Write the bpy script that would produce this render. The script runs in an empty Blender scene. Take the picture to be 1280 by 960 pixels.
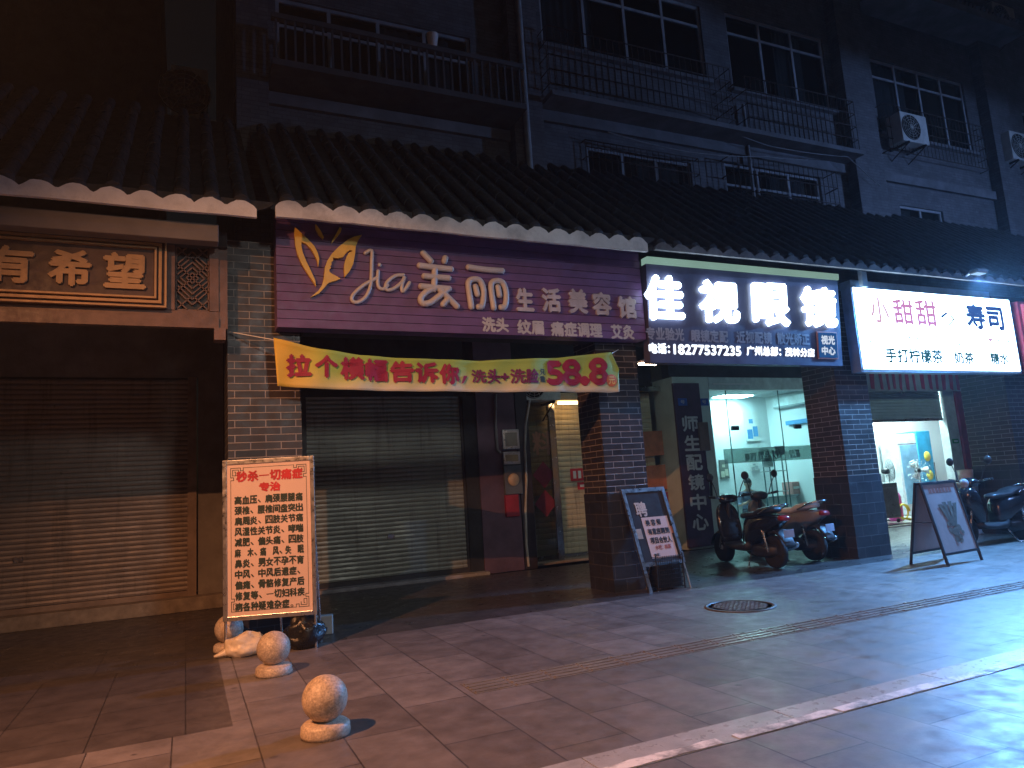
import bpy, bmesh, math, random
from mathutils import Vector, Matrix
from mathutils.geometry import tessellate_polygon
random.seed(7)
SC = bpy.context.scene
COL = SC.collection
R = math.radians

# ------------------------------------------------------------------ camera
CAM_H, FPX = 1.5, 890.0
YAW, PITCH, ROLL = R(24.857), R(8.403), R(-3.716)
fw = Vector((math.sin(YAW)*math.cos(PITCH), math.cos(YAW)*math.cos(PITCH), math.sin(PITCH)))
r0 = Vector((math.cos(YAW), -math.sin(YAW), 0)); u0 = r0.cross(fw)
rt = r0*math.cos(ROLL) + u0*math.sin(ROLL); up = u0*math.cos(ROLL) - r0*math.sin(ROLL)
cam = bpy.data.cameras.new('camera'); cam.sensor_width = 36; cam.lens = FPX/1280*36; cam.clip_end = 2000; cam.clip_start = .05
co = bpy.data.objects.new('camera', cam); COL.objects.link(co)
m = Matrix.Identity(4)
for i in range(3): m[i][0], m[i][1], m[i][2] = rt[i], up[i], -fw[i]
m[2][3] = CAM_H; co.matrix_world = m
SC.camera = co

def at(px, py, Y):
    "point of the vertical plane at depth Y that the photograph shows at a pixel"
    d = fw + rt*((px-640)/FPX) - up*((py-480)/FPX)
    t = Y/d.y
    return d.x*t, CAM_H + d.z*t
def ground(px, py, z=0):
    d = fw + rt*((px-640)/FPX) - up*((py-480)/FPX)
    t = (z-CAM_H)/d.z
    return d.x*t, d.y*t

# ------------------------------------------------------------------ materials
MATS = {}
def node(nt, typ, **kw):
    n = nt.nodes.new(typ)
    for k, v in kw.items(): setattr(n, k, v)
    return n
def base_mat(name):
    mt = bpy.data.materials.new(name); mt.use_nodes = True
    nt = mt.node_tree; b = nt.nodes['Principled BSDF']
    MATS[name] = mt
    return mt, nt, b
def noise(nt, vec, scale, detail=4, rough=.6):
    n = node(nt, 'ShaderNodeTexNoise'); n.inputs['Scale'].default_value = scale
    n.inputs['Detail'].default_value = detail; n.inputs['Roughness'].default_value = rough
    nt.links.new(vec, n.inputs['Vector']); return n
def ramp(nt, fac, a, b, ca=(0,0,0,1), cb=(1,1,1,1)):
    n = node(nt, 'ShaderNodeValToRGB'); e = n.color_ramp.elements
    e[0].position, e[1].position = a, b; e[0].color, e[1].color = ca, cb
    nt.links.new(fac, n.inputs['Fac']); return n
def mix(nt, fac, a, b, mode='MIX'):
    n = node(nt, 'ShaderNodeMix', data_type='RGBA', blend_type=mode)
    for s, v in ((0, fac), (6, a), (7, b)):
        if hasattr(v, 'links'): nt.links.new(v, n.inputs[s])
        else: n.inputs[s].default_value = v if s == 0 else (*v, 1) if len(v) == 3 else v
    return n.outputs[2]
def M(name, col, rough=.6, metal=0, var=.25, vs=4, bump=.0, bs=40, dirt=None, coat=0, rvar=.1):
    if name in MATS: return MATS[name]
    mt, nt, b = base_mat(name)
    tc = node(nt, 'ShaderNodeTexCoord').outputs['Object']
    n = noise(nt, tc, vs)
    dark = tuple(c*(1-var) for c in col); lite = tuple(min(1, c*(1+var)) for c in col)
    c = mix(nt, ramp(nt, n.outputs['Fac'], .3, .7).outputs['Color'], dark, lite)
    if dirt:
        n3 = noise(nt, tc, vs*.35, 6, .7)
        c = mix(nt, ramp(nt, n3.outputs['Fac'], .5, .72).outputs['Color'], c, dirt)
    nt.links.new(c, b.inputs['Base Color'])
    b.inputs['Metallic'].default_value = metal
    n2 = noise(nt, tc, vs*2.7)
    rr = ramp(nt, n2.outputs['Fac'], .3, .7, (max(.03, rough-rvar),)*3+(1,), (min(1, rough+rvar),)*3+(1,))
    nt.links.new(rr.outputs['Color'], b.inputs['Roughness'])
    if coat: b.inputs['Coat Weight'].default_value = coat
    if bump:
        bp = node(nt, 'ShaderNodeBump'); bp.inputs['Strength'].default_value = bump; bp.inputs['Distance'].default_value = .02
        nn = noise(nt, tc, bs, 6); nt.links.new(nn.outputs['Fac'], bp.inputs['Height']); nt.links.new(bp.outputs['Normal'], b.inputs['Normal'])
    return mt
def EM(name, col, s, var=.0):
    "something that gives off light"
    if name in MATS: return MATS[name]
    mt, nt, b = base_mat(name)
    b.inputs['Base Color'].default_value = (*[c*.02 for c in col], 1); b.inputs['Specular IOR Level'].default_value = 0
    b.inputs['Emission Strength'].default_value = s
    if var:
        tc = node(nt, 'ShaderNodeTexCoord').outputs['Object']
        n = noise(nt, tc, 1.2)
        c = mix(nt, n.outputs['Fac'], tuple(c*(1-var) for c in col), col); nt.links.new(c, b.inputs['Emission Color'])
    else: b.inputs['Emission Color'].default_value = (*col, 1)
    return mt
def BRICK(name, c1, c2, mortar, bw, rh, ms=.006, rough=.55, offset=.5, bump=.6, dirtc=None, rvar=.12, freq=2):
    mt, nt, b = base_mat(name)
    t = node(nt, 'ShaderNodeTexCoord'); uv = t.outputs['UV']; ob = t.outputs['Object']
    br = node(nt, 'ShaderNodeTexBrick'); br.offset = offset; br.offset_frequency = freq
    for k, v in (('Scale', 1), ('Brick Width', bw), ('Row Height', rh), ('Mortar Size', ms), ('Mortar Smooth', .1), ('Bias', 0)):
        br.inputs[k].default_value = v
    br.inputs['Color1'].default_value = (*c1, 1); br.inputs['Color2'].default_value = (*c2, 1); br.inputs['Mortar'].default_value = (*mortar, 1)
    nt.links.new(uv, br.inputs['Vector'])
    n = noise(nt, ob, 3.5, 6, .65)
    c = mix(nt, 1.0, br.outputs['Color'], ramp(nt, n.outputs['Fac'], .25, .75, (.55,.55,.55,1), (1.25,1.25,1.25,1)).outputs['Color'], 'MULTIPLY')
    if dirtc:
        n3 = noise(nt, ob, .9, 7, .7)
        c = mix(nt, ramp(nt, n3.outputs['Fac'], .5, .75, (0,0,0,1), (.75,.75,.75,1)).outputs['Color'], c, dirtc)
    nt.links.new(c, b.inputs['Base Color'])
    n2 = noise(nt, ob, 6, 5)
    rr = ramp(nt, n2.outputs['Fac'], .3, .7, (max(.05, rough-rvar),)*3+(1,), (min(1, rough+rvar),)*3+(1,))
    nt.links.new(rr.outputs['Color'], b.inputs['Roughness'])
    bp = node(nt, 'ShaderNodeBump'); bp.inputs['Strength'].default_value = bump; bp.inputs['Distance'].default_value = .006
    inv = node(nt, 'ShaderNodeMath', operation='SUBTRACT'); inv.inputs[0].default_value = 1; nt.links.new(br.outputs['Fac'], inv.inputs[1])
    fine = noise(nt, ob, 70, 4)
    ad = node(nt, 'ShaderNodeMath', operation='MULTIPLY_ADD'); nt.links.new(fine.outputs['Fac'], ad.inputs[0]); ad.inputs[1].default_value = .25
    nt.links.new(inv.outputs[0], ad.inputs[2]); nt.links.new(ad.outputs[0], bp.inputs['Height']); nt.links.new(bp.outputs['Normal'], b.inputs['Normal'])
    return mt
def GLASS(name, tint=(.9,1,1), a=.12, rough=.05):
    mt, nt, b = base_mat(name)
    nt.nodes.remove(b)
    tr = node(nt, 'ShaderNodeBsdfTransparent'); tr.inputs['Color'].default_value = (*tint, 1)
    gl = node(nt, 'ShaderNodeBsdfGlossy'); gl.inputs['Roughness'].default_value = rough
    lw = node(nt, 'ShaderNodeLayerWeight'); lw.inputs['Blend'].default_value = .5
    pw = node(nt, 'ShaderNodeMath', operation='POWER'); nt.links.new(lw.outputs['Facing'], pw.inputs[0]); pw.inputs[1].default_value = 5
    tc = node(nt, 'ShaderNodeTexCoord').outputs['Object']; n = noise(nt, tc, 2, 5)
    mu = node(nt, 'ShaderNodeMath', operation='MULTIPLY_ADD'); nt.links.new(n.outputs['Fac'], mu.inputs[0]); mu.inputs[1].default_value = a*.6
    p2 = node(nt, 'ShaderNodeMath', operation='MULTIPLY_ADD'); nt.links.new(pw.outputs[0], p2.inputs[0]); p2.inputs[1].default_value = .6; p2.inputs[2].default_value = .02
    nt.links.new(p2.outputs[0], mu.inputs[2])
    mx = node(nt, 'ShaderNodeMixShader'); nt.links.new(mu.outputs[0], mx.inputs[0]); nt.links.new(tr.outputs[0], mx.inputs[1]); nt.links.new(gl.outputs[0], mx.inputs[2])
    nt.links.new(mx.outputs[0], nt.nodes['Material Output'].inputs['Surface'])
    return mt

# ------------------------------------------------------------------ mesh builder
class MB:
    def __init__(s): s.v, s.f, s.sm = [], [], []
    def add(s, vs, fs, smooth=False):
        b = len(s.v); s.v += [Vector(v) for v in vs]
        for f in fs: s.f.append([b+i for i in f]); s.sm.append(smooth)
        return s
    def box(s, x0, x1, y0, y1, z0, z1, bev=0):
        if bev:
            bm = bmesh.new(); bmesh.ops.create_cube(bm, size=1)
            for v in bm.verts: v.co = Vector(((x0+x1)/2+v.co.x*(x1-x0), (y0+y1)/2+v.co.y*(y1-y0), (z0+z1)/2+v.co.z*(z1-z0)))
            bmesh.ops.bevel(bm, geom=bm.edges[:], offset=bev, segments=2, affect='EDGES', profile=.5)
            return s.bm(bm)
        vs = [(x,y,z) for z in (z0,z1) for y in (y0,y1) for x in (x0,x1)]
        return s.add(vs, [(0,2,3,1),(4,5,7,6),(0,1,5,4),(2,6,7,3),(0,4,6,2),(1,3,7,5)])
    def bm(s, bm, mat=None, smooth=False):
        bm.verts.index_update()
        s.add([(mat @ v.co if mat else v.co.copy()) for v in bm.verts], [[v.index for v in f.verts] for f in bm.faces], smooth); bm.free(); return s
    def sphere(s, c, r, seg=24, sc=(1,1,1)):
        bm = bmesh.new(); bmesh.ops.create_uvsphere(bm, u_segments=seg, v_segments=seg//2, radius=r)
        return s.bm(bm, Matrix.Translation(c) @ Matrix.Diagonal((*sc, 1)), True)
    def tube(s, pts, r, seg=8, cap=True, closed=False, rs=None):
        P = [Vector(p) for p in pts]; n = len(P); rings = []
        up_ = None
        for i, p in enumerate(P):
            a = P[i-1] if (i or closed) else p; c = P[(i+1) % n] if (i < n-1 or closed) else p
            t = (c-a)
            if t.length < 1e-9: t = Vector((0,0,1))
            t.normalize()
            if up_ is None: up_ = Vector((0,0,1)) if abs(t.z) < .9 else Vector((1,0,0))
            x = t.cross(up_)
            if x.length < 1e-4: x = t.cross(Vector((0.3,1,0.2)))
            x.normalize(); y = x.cross(t).normalized(); up_ = y
            rr = rs[i] if rs else r
            rings.append([p + x*math.cos(2*math.pi*k/seg)*rr + y*math.sin(2*math.pi*k/seg)*rr for k in range(seg)])
        vs = [v for q in rings for v in q]; fs = []
        for i in range(n if closed else n-1):
            j = (i+1) % n
            for k in range(seg): fs.append((i*seg+k, i*seg+(k+1) % seg, j*seg+(k+1) % seg, j*seg+k))
        s.add(vs, fs, True)
        if cap and not closed:
            s.add(rings[0], [tuple(reversed(range(seg)))]); s.add(rings[-1], [tuple(range(seg))])
        return s
    def lathe(s, prof, c=(0,0,0), seg=32, axis='Z', smooth=True):
        vs, fs = [], []
        for (r, h) in prof:
            for k in range(seg):
                a = 2*math.pi*k/seg; x, y = r*math.cos(a), r*math.sin(a)
                v = (x,y,h) if axis == 'Z' else (x,h,y) if axis == 'Y' else (h,x,y)
                vs.append(Vector(v)+Vector(c))
        for i in range(len(prof)-1):
            for k in range(seg): fs.append((i*seg+k, i*seg+(k+1) % seg, (i+1)*seg+(k+1) % seg, (i+1)*seg+k))
        if prof[0][0] > 1e-4: fs.append(tuple(reversed(range(seg))))
        if prof[-1][0] > 1e-4: fs.append(tuple(range((len(prof)-1)*seg, len(prof)*seg)))
        return s.add(vs, fs, smooth)
    def prism(s, poly, y0, y1, frame=None):
        "polygon in x,z pushed from depth y0 to y1"
        g = frame or (lambda x, z, d: (x, d, z))
        tri = [list(t) for t in tessellate_polygon([[Vector((x, z, 0)) for x, z in poly]])]; n = len(poly)
        s.add([g(x, z, y0) for x, z in poly], tri); s.add([g(x, z, y1) for x, z in poly], [t[::-1] for t in tri])
        ring = [g(x, z, y0) for x, z in poly] + [g(x, z, y1) for x, z in poly]
        return s.add(ring, [(i, (i+1) % n, n+(i+1) % n, n+i) for i in range(n)])
    def loft(s, secs, seg=20, pw=2.6, cap=True):
        "superellipse sections along x: (x, zc, half width, half height[, yc])"
        vs, fs = [], []
        for q in secs:
            x, zc, hw, hh = q[:4]; yc = q[4] if len(q) > 4 else 0
            for k in range(seg):
                a = 2*math.pi*k/seg; c, d = math.cos(a), math.sin(a)
                vs.append((x, yc+hw*math.copysign(abs(c)**(2/pw), c), zc+hh*math.copysign(abs(d)**(2/pw), d)))
        for i in range(len(secs)-1):
            for k in range(seg): fs.append((i*seg+k, i*seg+(k+1) % seg, (i+1)*seg+(k+1) % seg, (i+1)*seg+k))
        if cap: fs += [tuple(reversed(range(seg))), tuple(range((len(secs)-1)*seg, len(secs)*seg))]
        return s.add(vs, fs, True)
    def text(s, body, box, frame=None, depth=0, bold=0, d0=0, sub=0):
        "lettering fitted in box x0,x1,z0,z1 ; frame(x,z,d) with d towards the viewer"
        x0, x1, z0, z1 = box
        g = frame or (lambda x, z, d: (x, -d, z))
        c = bpy.data.curves.new('tmp', 'FONT'); c.body = body; c.resolution_u = 4
        if depth: c.extrude = .5
        o = bpy.data.objects.new('tmp', c); COL.objects.link(o)
        bpy.context.view_layer.update()
        me = bpy.data.meshes.new_from_object(o.evaluated_get(bpy.context.evaluated_depsgraph_get()))
        bpy.data.objects.remove(o); bpy.data.curves.remove(c)
        xs = [v.co.x for v in me.vertices]; ys = [v.co.y for v in me.vertices]
        if not xs: return s
        ax, bx, ay, by = min(xs), max(xs), min(ys), max(ys)
        if body.strip() in ('一', '、', '，', '-', '—', '。', ':'): ay, by, ax, bx = -.12, .88, min(0, ax), max(1, bx)
        offs = [(0,0)] + ([(bold,0),(-bold,0),(0,bold),(0,-bold)] if bold else [])
        if sub:
            bm = bmesh.new(); bm.from_mesh(me)
            bmesh.ops.subdivide_edges(bm, edges=[e for e in bm.edges if e.calc_length() > .25], cuts=sub); bmesh.ops.triangulate(bm, faces=bm.faces[:]); bm.to_mesh(me); bm.free()
        fs = [list(p.vertices) for p in me.polygons]
        for i, (ox, oz) in enumerate(offs):
            vs = []
            for v in me.vertices:
                X = x0 + (v.co.x-ax)/(bx-ax)*(x1-x0) + ox; Z = z0 + (v.co.y-ay)/(by-ay)*(z1-z0) + oz
                vs.append(g(X, Z, d0 + (v.co.z+.5)*depth + i*.0006 if depth else d0 + i*.0006))
            s.add(vs, fs)
        bpy.data.meshes.remove(me)
        return s
    def build(s, name, mat, parent=None, flat=False, bevel=0):
        me = bpy.data.meshes.new(name)
        me.from_pydata([tuple(v) for v in s.v], [], s.f)
        me.polygons.foreach_set('use_smooth', s.sm)
        uv = me.uv_layers.new(name='uv')
        for p in me.polygons:
            n = p.normal; ax = max(range(3), key=lambda i: abs(n[i]))
            for li in p.loop_indices:
                c = me.vertices[me.loops[li].vertex_index].co
                uv.data[li].uv = (c.x, c.z) if ax == 1 else (c.y, c.z) if ax == 0 else (c.x, c.y)
        for q in (mat if isinstance(mat, (list, tuple)) else [mat]): me.materials.append(q)
        o = bpy.data.objects.new(name, me); COL.objects.link(o)
        if parent is not None:
            o.parent = parent
            if not flat: o.matrix_parent_inverse = WORLD(parent).inverted()
        return o
def WORLD(o):
    mm = Matrix.LocRotScale(o.location, o.rotation_euler, o.scale)
    return (WORLD(o.parent) @ o.matrix_parent_inverse @ mm) if o.parent else mm
def tag(o, label=None, cat=None, group=None, kind=None):
    for k, v in (('label', label), ('category', cat), ('group', group), ('kind', kind)):
        if v: o[k] = v
    return o
def thing(name, label, cat, loc=(0,0,0), rz=0, group=None):
    o = bpy.data.objects.new(name, None); COL.objects.link(o); o.empty_display_size = .1
    o.location = loc; o.rotation_euler = (0,0,rz)
    return tag(o, label, cat, group)
def copy_tree(o, parent=None):
    c = o.copy(); COL.objects.link(c)
    if parent is not None: c.parent = parent; c.matrix_parent_inverse = o.matrix_parent_inverse.copy()
    for ch in list(o.children): copy_tree(ch, c)
    return c
def struct(name, mb, mat): return tag(mb.build(name, mat), kind='structure')
def pbox(l, lt, lb, r, rtop, rb, Y):
    "box in a plane Y from pixel readings of its left and right ends"
    a, b = at(l, lt, Y), at(l, lb, Y); c, d = at(r, rtop, Y), at(r, rb, Y)
    return ((a[0]+b[0])/2, (c[0]+d[0])/2, (b[1]+d[1])/2, (a[1]+c[1])/2)

# palette
m_brick = BRICK('dark_brick_tile', (.028,.023,.022), (.055,.044,.04), (.30,.26,.22), .335, .0855, .0055, .42)
m_block = BRICK('dark_stone_block', (.02,.02,.024), (.034,.032,.036), (.075,.07,.07), .36, .178, .005, .5)
m_slab = BRICK('pavement_slab', (.125,.108,.10), (.20,.175,.162), (.05,.043,.04), .9, .5, .005, .47, .5, .8, (.10,.088,.082), .14)
m_tact = M('tactile_tile', (.185,.165,.15), .33, 0, .15, 2.5, .05, 60)
m_strip = M('pale_granite', (.36,.37,.385), .32, 0, .2, 5, .15, 90, (.28,.27,.26))
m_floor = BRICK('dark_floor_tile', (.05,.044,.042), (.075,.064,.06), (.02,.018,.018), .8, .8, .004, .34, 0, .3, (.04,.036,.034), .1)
m_step = M('step_concrete', (.32,.27,.22), .8, 0, .3, 6, .3, 60, (.2,.16,.12))
m_black = M('black_paint', (.012,.012,.014), .45)
m_dark = M('dark_plaster', (.03,.03,.032), .85, 0, .4, 2, .3, 20)
m_purple = M('purple_paint', (.15,.075,.20), .5, 0, .2, 3, .05, 40)
m_purplewall = M('purple_wall_paint', (.12,.065,.095), .55, 0, .25, 3, .1, 40)
m_white = M('white_paint', (.78,.77,.74), .6, 0, .08, 3)
m_plaster = M('white_plaster', (.72,.70,.66), .8, 0, .18, 3, .2, 30, (.34,.32,.3))
m_rooftile = M('grey_roof_tile', (.03,.03,.032), .75, 0, .45, 5, .35, 30)
m_steel = M('stainless_steel', (.62,.62,.62), .2, 1, .1, 3)
m_alu = M('aluminium', (.62,.62,.64), .33, 1, .12, 8)
m_gold = M('gold_letter', (.48,.29,.13), .5, .1, .12, 8)
m_letter = M('cream_letter', (.56,.53,.51), .42, .0, .1, 6)
m_yellowlet = M('yellow_letter', (.80,.50,.06), .4, 0, .1, 6)
m_wood = M('dark_wood', (.075,.042,.036), .5, 0, .35, 5, .1, 60)
m_woodl = M('brown_wood_trim', (.16,.09,.065), .45, 0, .3, 6, .1, 60)
m_rubber = M('black_rubber', (.014,.014,.014), .8, 0, .2, 12, .2, 80)
m_blackgloss = M('black_gloss_paint', (.012,.012,.014), .18, 0, .2, 3, 0, 40, None, .5)
m_red = M('red_print', (.55,.03,.04), .6)
m_ink = M('dark_green_ink', (.03,.05,.04), .7)

# ------------------------------------------------------------------ ground
struct('ground', MB().add([(-140,-140,-.16),(140,-140,-.16),(140,140,-.16),(-140,140,-.16)], [(0,1,2,3)]), M('asphalt', (.05,.05,.052), .8, 0, .3, 1, .4, 80))
PX0, PX1 = -40, 60
YS0, YS1, YT0, YT1 = 3.44, 3.73, 5.28, 5.62
def sheet(y0, y1, z=0, rot=False): return MB().add([(PX0,y0,z),(PX1,y0,z),(PX1,y1,z),(PX0,y1,z)], [(0,1,2,3)])
pv = MB()
for y0, y1 in ((-3.0, YS0), (YS1, YT0)):
    pv.add([(PX0,y0,0),(PX1,y0,0),(PX1,y1,0),(PX0,y1,0)], [(0,1,2,3)])
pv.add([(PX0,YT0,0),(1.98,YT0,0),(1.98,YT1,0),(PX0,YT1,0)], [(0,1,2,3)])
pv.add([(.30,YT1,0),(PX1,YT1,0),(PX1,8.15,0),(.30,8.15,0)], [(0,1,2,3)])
struct('left_paving', MB().add([(PX0,YT1,0),(.30,YT1,0),(.30,8.15,0),(PX0,8.15,0)], [(0,1,2,3)]), BRICK('dark_left_slab', (.06,.05,.046), (.085,.072,.064), (.025,.022,.02), .6, .6, .005, .5, 0, .5, (.05,.042,.04)))  # darker square slabs left of the bollard row
nt = m_slab.node_tree; b = nt.nodes['Principled BSDF']; src = b.inputs['Base Color'].links[0].from_socket
tc = node(nt, 'ShaderNodeTexCoord').outputs['Object']
vo = node(nt, 'ShaderNodeTexVoronoi'); vo.inputs['Scale'].default_value = 2.3; vo.inputs['Randomness'].default_value = 1; nt.links.new(tc, vo.inputs['Vector'])
c = mix(nt, ramp(nt, vo.outputs['Distance'], .045, .07, (.8,.8,.8,1), (0,0,0,1)).outputs['Color'], src, (.05,.045,.042))
n = noise(nt, tc, .55, 8, .72)
c = mix(nt, ramp(nt, n.outputs['Fac'], .54, .68, (0,0,0,1), (.6,.6,.6,1)).outputs['Color'], c, (.06,.05,.045))
nt.links.new(c, b.inputs['Base Color'])
po = struct('pavement', pv, m_slab)
uvl = po.data.uv_layers[0]          # long side of the slabs runs away from the shops
for p in po.data.polygons:
    for li in p.loop_indices:
        c = po.data.vertices[po.data.loops[li].vertex_index].co; uvl.data[li].uv = (c.y+.12, c.x+.08)
kb = MB().box(PX0,PX1,-3.25,-3.0,-.155,0); struct('kerb', kb, m_strip)
# pale strip with joints, painted line
st = MB(); x = PX0
while x < PX1: st.box(x+.004, x+1.396, YS0+.004, YS1-.004, -.06, .003); x += 1.4
struct('pale_pavement_strip', st, m_strip)
mt, nt, b = base_mat('worn_white_paint')
tc = node(nt, 'ShaderNodeTexCoord').outputs['Object']; n = noise(nt, tc, 5, 8, .7)
nt.links.new(ramp(nt, n.outputs['Fac'], .38, .56, (.22,.21,.2,1), (.82,.80,.77,1)).outputs['Color'], b.inputs['Base Color']); b.inputs['Roughness'].default_value = .5
ln = MB(); x = -12.
while x < 40:
    x2 = x + random.uniform(.5, 1.6)
    n_ = 10; top = [(x+(x2-x)*i/n_, 3.535+random.uniform(-.012,.012)) for i in range(n_+1)]; bot = [(x+(x2-x)*i/n_, 3.448+random.uniform(-.002,.006)) for i in range(n_+1)]
    for i in range(n_): ln.add([(*bot[i],.007),(*bot[i+1],.007),(*top[i+1],.007),(*top[i],.007)], [(0,1,2,3)])
    x = x2 + random.uniform(.02,.12)
struct('painted_line', ln, mt)
# tactile paving: tiles with four raised bars each
tp = MB(); x = 1.98
while x < 34:
    tp.box(x+.003, x+.337, YT0+.003, YT1-.003, -.05, .002)
    for k in range(4):
        y = YT0 + .045 + k*.083
        tp.box(x+.02, x+.32, y-.018, y+.018, .002, .0075)
    x += .34
struct('tactile_paving', tp, m_tact)
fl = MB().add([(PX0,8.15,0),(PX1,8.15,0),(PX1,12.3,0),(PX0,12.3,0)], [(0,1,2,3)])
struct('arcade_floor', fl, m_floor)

# ------------------------------------------------------------------ buildings
YF = 8.65       # front of the pillars
YW = 12.5       # shop fronts
YU = 11.0       # upper facade
EB = thing('arcade_building', 'long dark brick building with arcade pillars and tiled eaves above the shops', 'building', (10,9,0))
LB = thing('restaurant_building', 'dark building left of the alley with a tiled eave over the closed restaurant', 'building', (-6,9,0))
def pillar(x0, x1, y0, y1, h, parent, base=1.36):
    MB().box(x0, x1, y0, y1, base, h).build('brick_pillar', m_brick, parent)
    MB().box(x0-.012, x1+.012, y0-.012, y1+.012, 0, base).build('pillar_base', m_block, parent)
pillar(.43, 1.24, 8.65, 9.45, 4.62, EB)
pillar(5.38, 6.08, 8.68, 9.3, 4.62, EB)
pillar(10.09, 10.86, 8.65, 9.36, 4.62, EB)
pillar(14.75, 15.5, 8.65, 9.55, 4.62, EB)
pillar(19.5, 20.3, 8.65, 9.5, 4.62, EB)
pillar(-5.4, -4.6, 8.65, 9.45, 4.62, LB)

def tiled_roof(x0, x1, z0, parent, ye=8.0, yt=YU, zt=7.35):
    "pan and cover tiles running up the slope, round ends at the eave"
    b = MB(); L = math.hypot(yt-ye, zt-z0); s = (zt-z0)/(yt-ye)
    th = .06
    b.add([(x0,ye,z0),(x1,ye,z0),(x1,yt,zt),(x0,yt,zt),(x0,ye+.02,z0-th),(x1,ye+.02,z0-th),(x1,yt,zt-th),(x0,yt,zt-th)],
          [(0,1,2,3),(7,6,5,4),(0,4,5,1),(1,5,6,2),(0,3,7,4),(2,6,7,3)])
    n = max(2, round((x1-x0)/.31)); dx = (x1-x0)/n
    for i in range(n):
        cx = x0 + dx*(i+.5); jit = random.uniform(-.02,.02)
        rows = 9
        for k in range(rows):
            a, c = k/rows, (k+1)/rows + .012
            p0 = Vector((cx+jit+random.uniform(-.008,.008), ye-.03+(yt-ye)*a, z0+.035+(zt-z0)*a)); p1 = Vector((cx+jit+random.uniform(-.008,.008), ye-.03+(yt-ye)*c, z0+.035+(zt-z0)*c))
            b.tube([p0, p1], .075, 8, True, rs=[.082, .07])
        b.lathe([(.0,-.012),(.085,-.012),(.085,.012),(.06,.014),(0,.014)], (cx+jit, ye-.045, z0+.03), 12, 'Y')
        # drooping pan tile lips between
        pts = []
        for q in range(7):
            t = q/6; pts.append((cx+dx*(t)-0, z0+.03-.075*math.sin(math.pi*t)))
        b.prism([(p[0], p[1]) for p in pts]+[(pts[-1][0], pts[-1][1]+.03),(pts[0][0], pts[0][1]+.03)], ye-.03, ye-.012)
    return b.build('tiled_roof', m_rooftile, parent)
def fascia(x0, x1, z0, z1, parent, y=7.90, mat=None, per=.31):
    per = (x1-x0)/max(2, round((x1-x0)/.31))
    "white plaster board below the tiles, with a wavy upper edge"
    n = int((x1-x0)/.03); top = []
    for i in range(n+1):
        x = x0+(x1-x0)*i/n; ph = ((x-x0)/per) % 1
        top.append((x, z1 + .02 - .085*(1-abs(math.sin(math.pi*(ph)))**.8) + random.uniform(-.006,.006)))
    bot = [(x0+(x1-x0)*i/24, z0+random.uniform(-.006,.006)) for i in range(25)]
    return MB().prism(bot+top[::-1], y, y+.05).build('eave_board', mat or m_plaster, parent)
tiled_roof(-9, .72, 4.80, LB); fascia(-9, .70, 4.635, 4.80, LB)
tiled_roof(.86, 5.92, 4.86, EB); fascia(.9, 5.9, 4.675, 4.86, EB)
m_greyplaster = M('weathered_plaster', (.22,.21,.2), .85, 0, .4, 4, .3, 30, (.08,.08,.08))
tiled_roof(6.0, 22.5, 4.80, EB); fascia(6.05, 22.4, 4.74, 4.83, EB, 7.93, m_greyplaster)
# beam under the left eave, arcade ceilings
MB().box(-9, .32, 8.12, 8.3, 4.40, 4.60, .01).build('eave_beam', M('grey_beam_paint', (.17,.145,.125), .6, 0, .15, 3), LB)
MB().box(-9, .42, 8.4, YW+.1, 4.44, 4.62).build('arcade_ceiling', m_dark, LB)
MB().box(1.24, 22.5, 9.0, YW+.1, 4.64, 4.8).build('arcade_ceiling', m_dark, EB)
MB().box(1.3, 22.5, 8.75, 8.98, 3.55, 4.78).build('arcade_beam', m_dark, EB)
# back walls of the arcade
wl = MB(); wl.box(-9, .17, YW-.02, YW+.25, 3.62, 4.5); wl.box(.17, .55, YW-.04, YW+.3, 0, 4.5)
wl.build('shop_wall', M('grey_wall_plaster', (.30,.27,.24), .8, 0, .25, 2, .2, 30, (.2,.17,.15)), LB)
# dark walls between and above the shop fronts
wr = MB(); wr.box(.55, 1.72, YW-.03, YW+.25, 0, 4.6); wr.box(1.72, 4.78, YW-.03, YW+.25, 3.3, 4.6); wr.box(4.72, 4.98, YW-.03, YW+.25, 0, 3.3)
wr.box(5.78, 9.62, YW+.72, YW+.9, 3.5, 4.6); wr.box(9.6, 22.5, YW+.05, YW+.3, 3.72, 4.6); wr.box(19.75,22.5,YW+.05,YW+.3,0,3.72)
wr.build('shop_wall', m_dark, EB)
MB().box(4.98, 5.78, YW-.06, YW+1.2, 0, 4.6).build('painted_wall', m_purplewall, EB)
m_greenwall = M('pale_green_wall', (.52,.60,.54), .6, 0, .1, 3, .05, 30)
MB().box(9.62, 10.6, YW-.02, YW+.7, 0, 3.7).build('painted_wall', m_greenwall, EB)
# steps below the shop fronts
MB().box(-9, .52, 12.15, 13.2, 0, .20, .01).build('door_step', m_step, LB)
sp = MB(); sp.box(1.3, 5.0, 12.25, 12.9, 0, .06, .01); sp.build('door_step', m_step, EB)
MB().box(5.8, 9.65, 12.72, 13.6, 0, .05, .01).build('door_step', m_step, EB)

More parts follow.
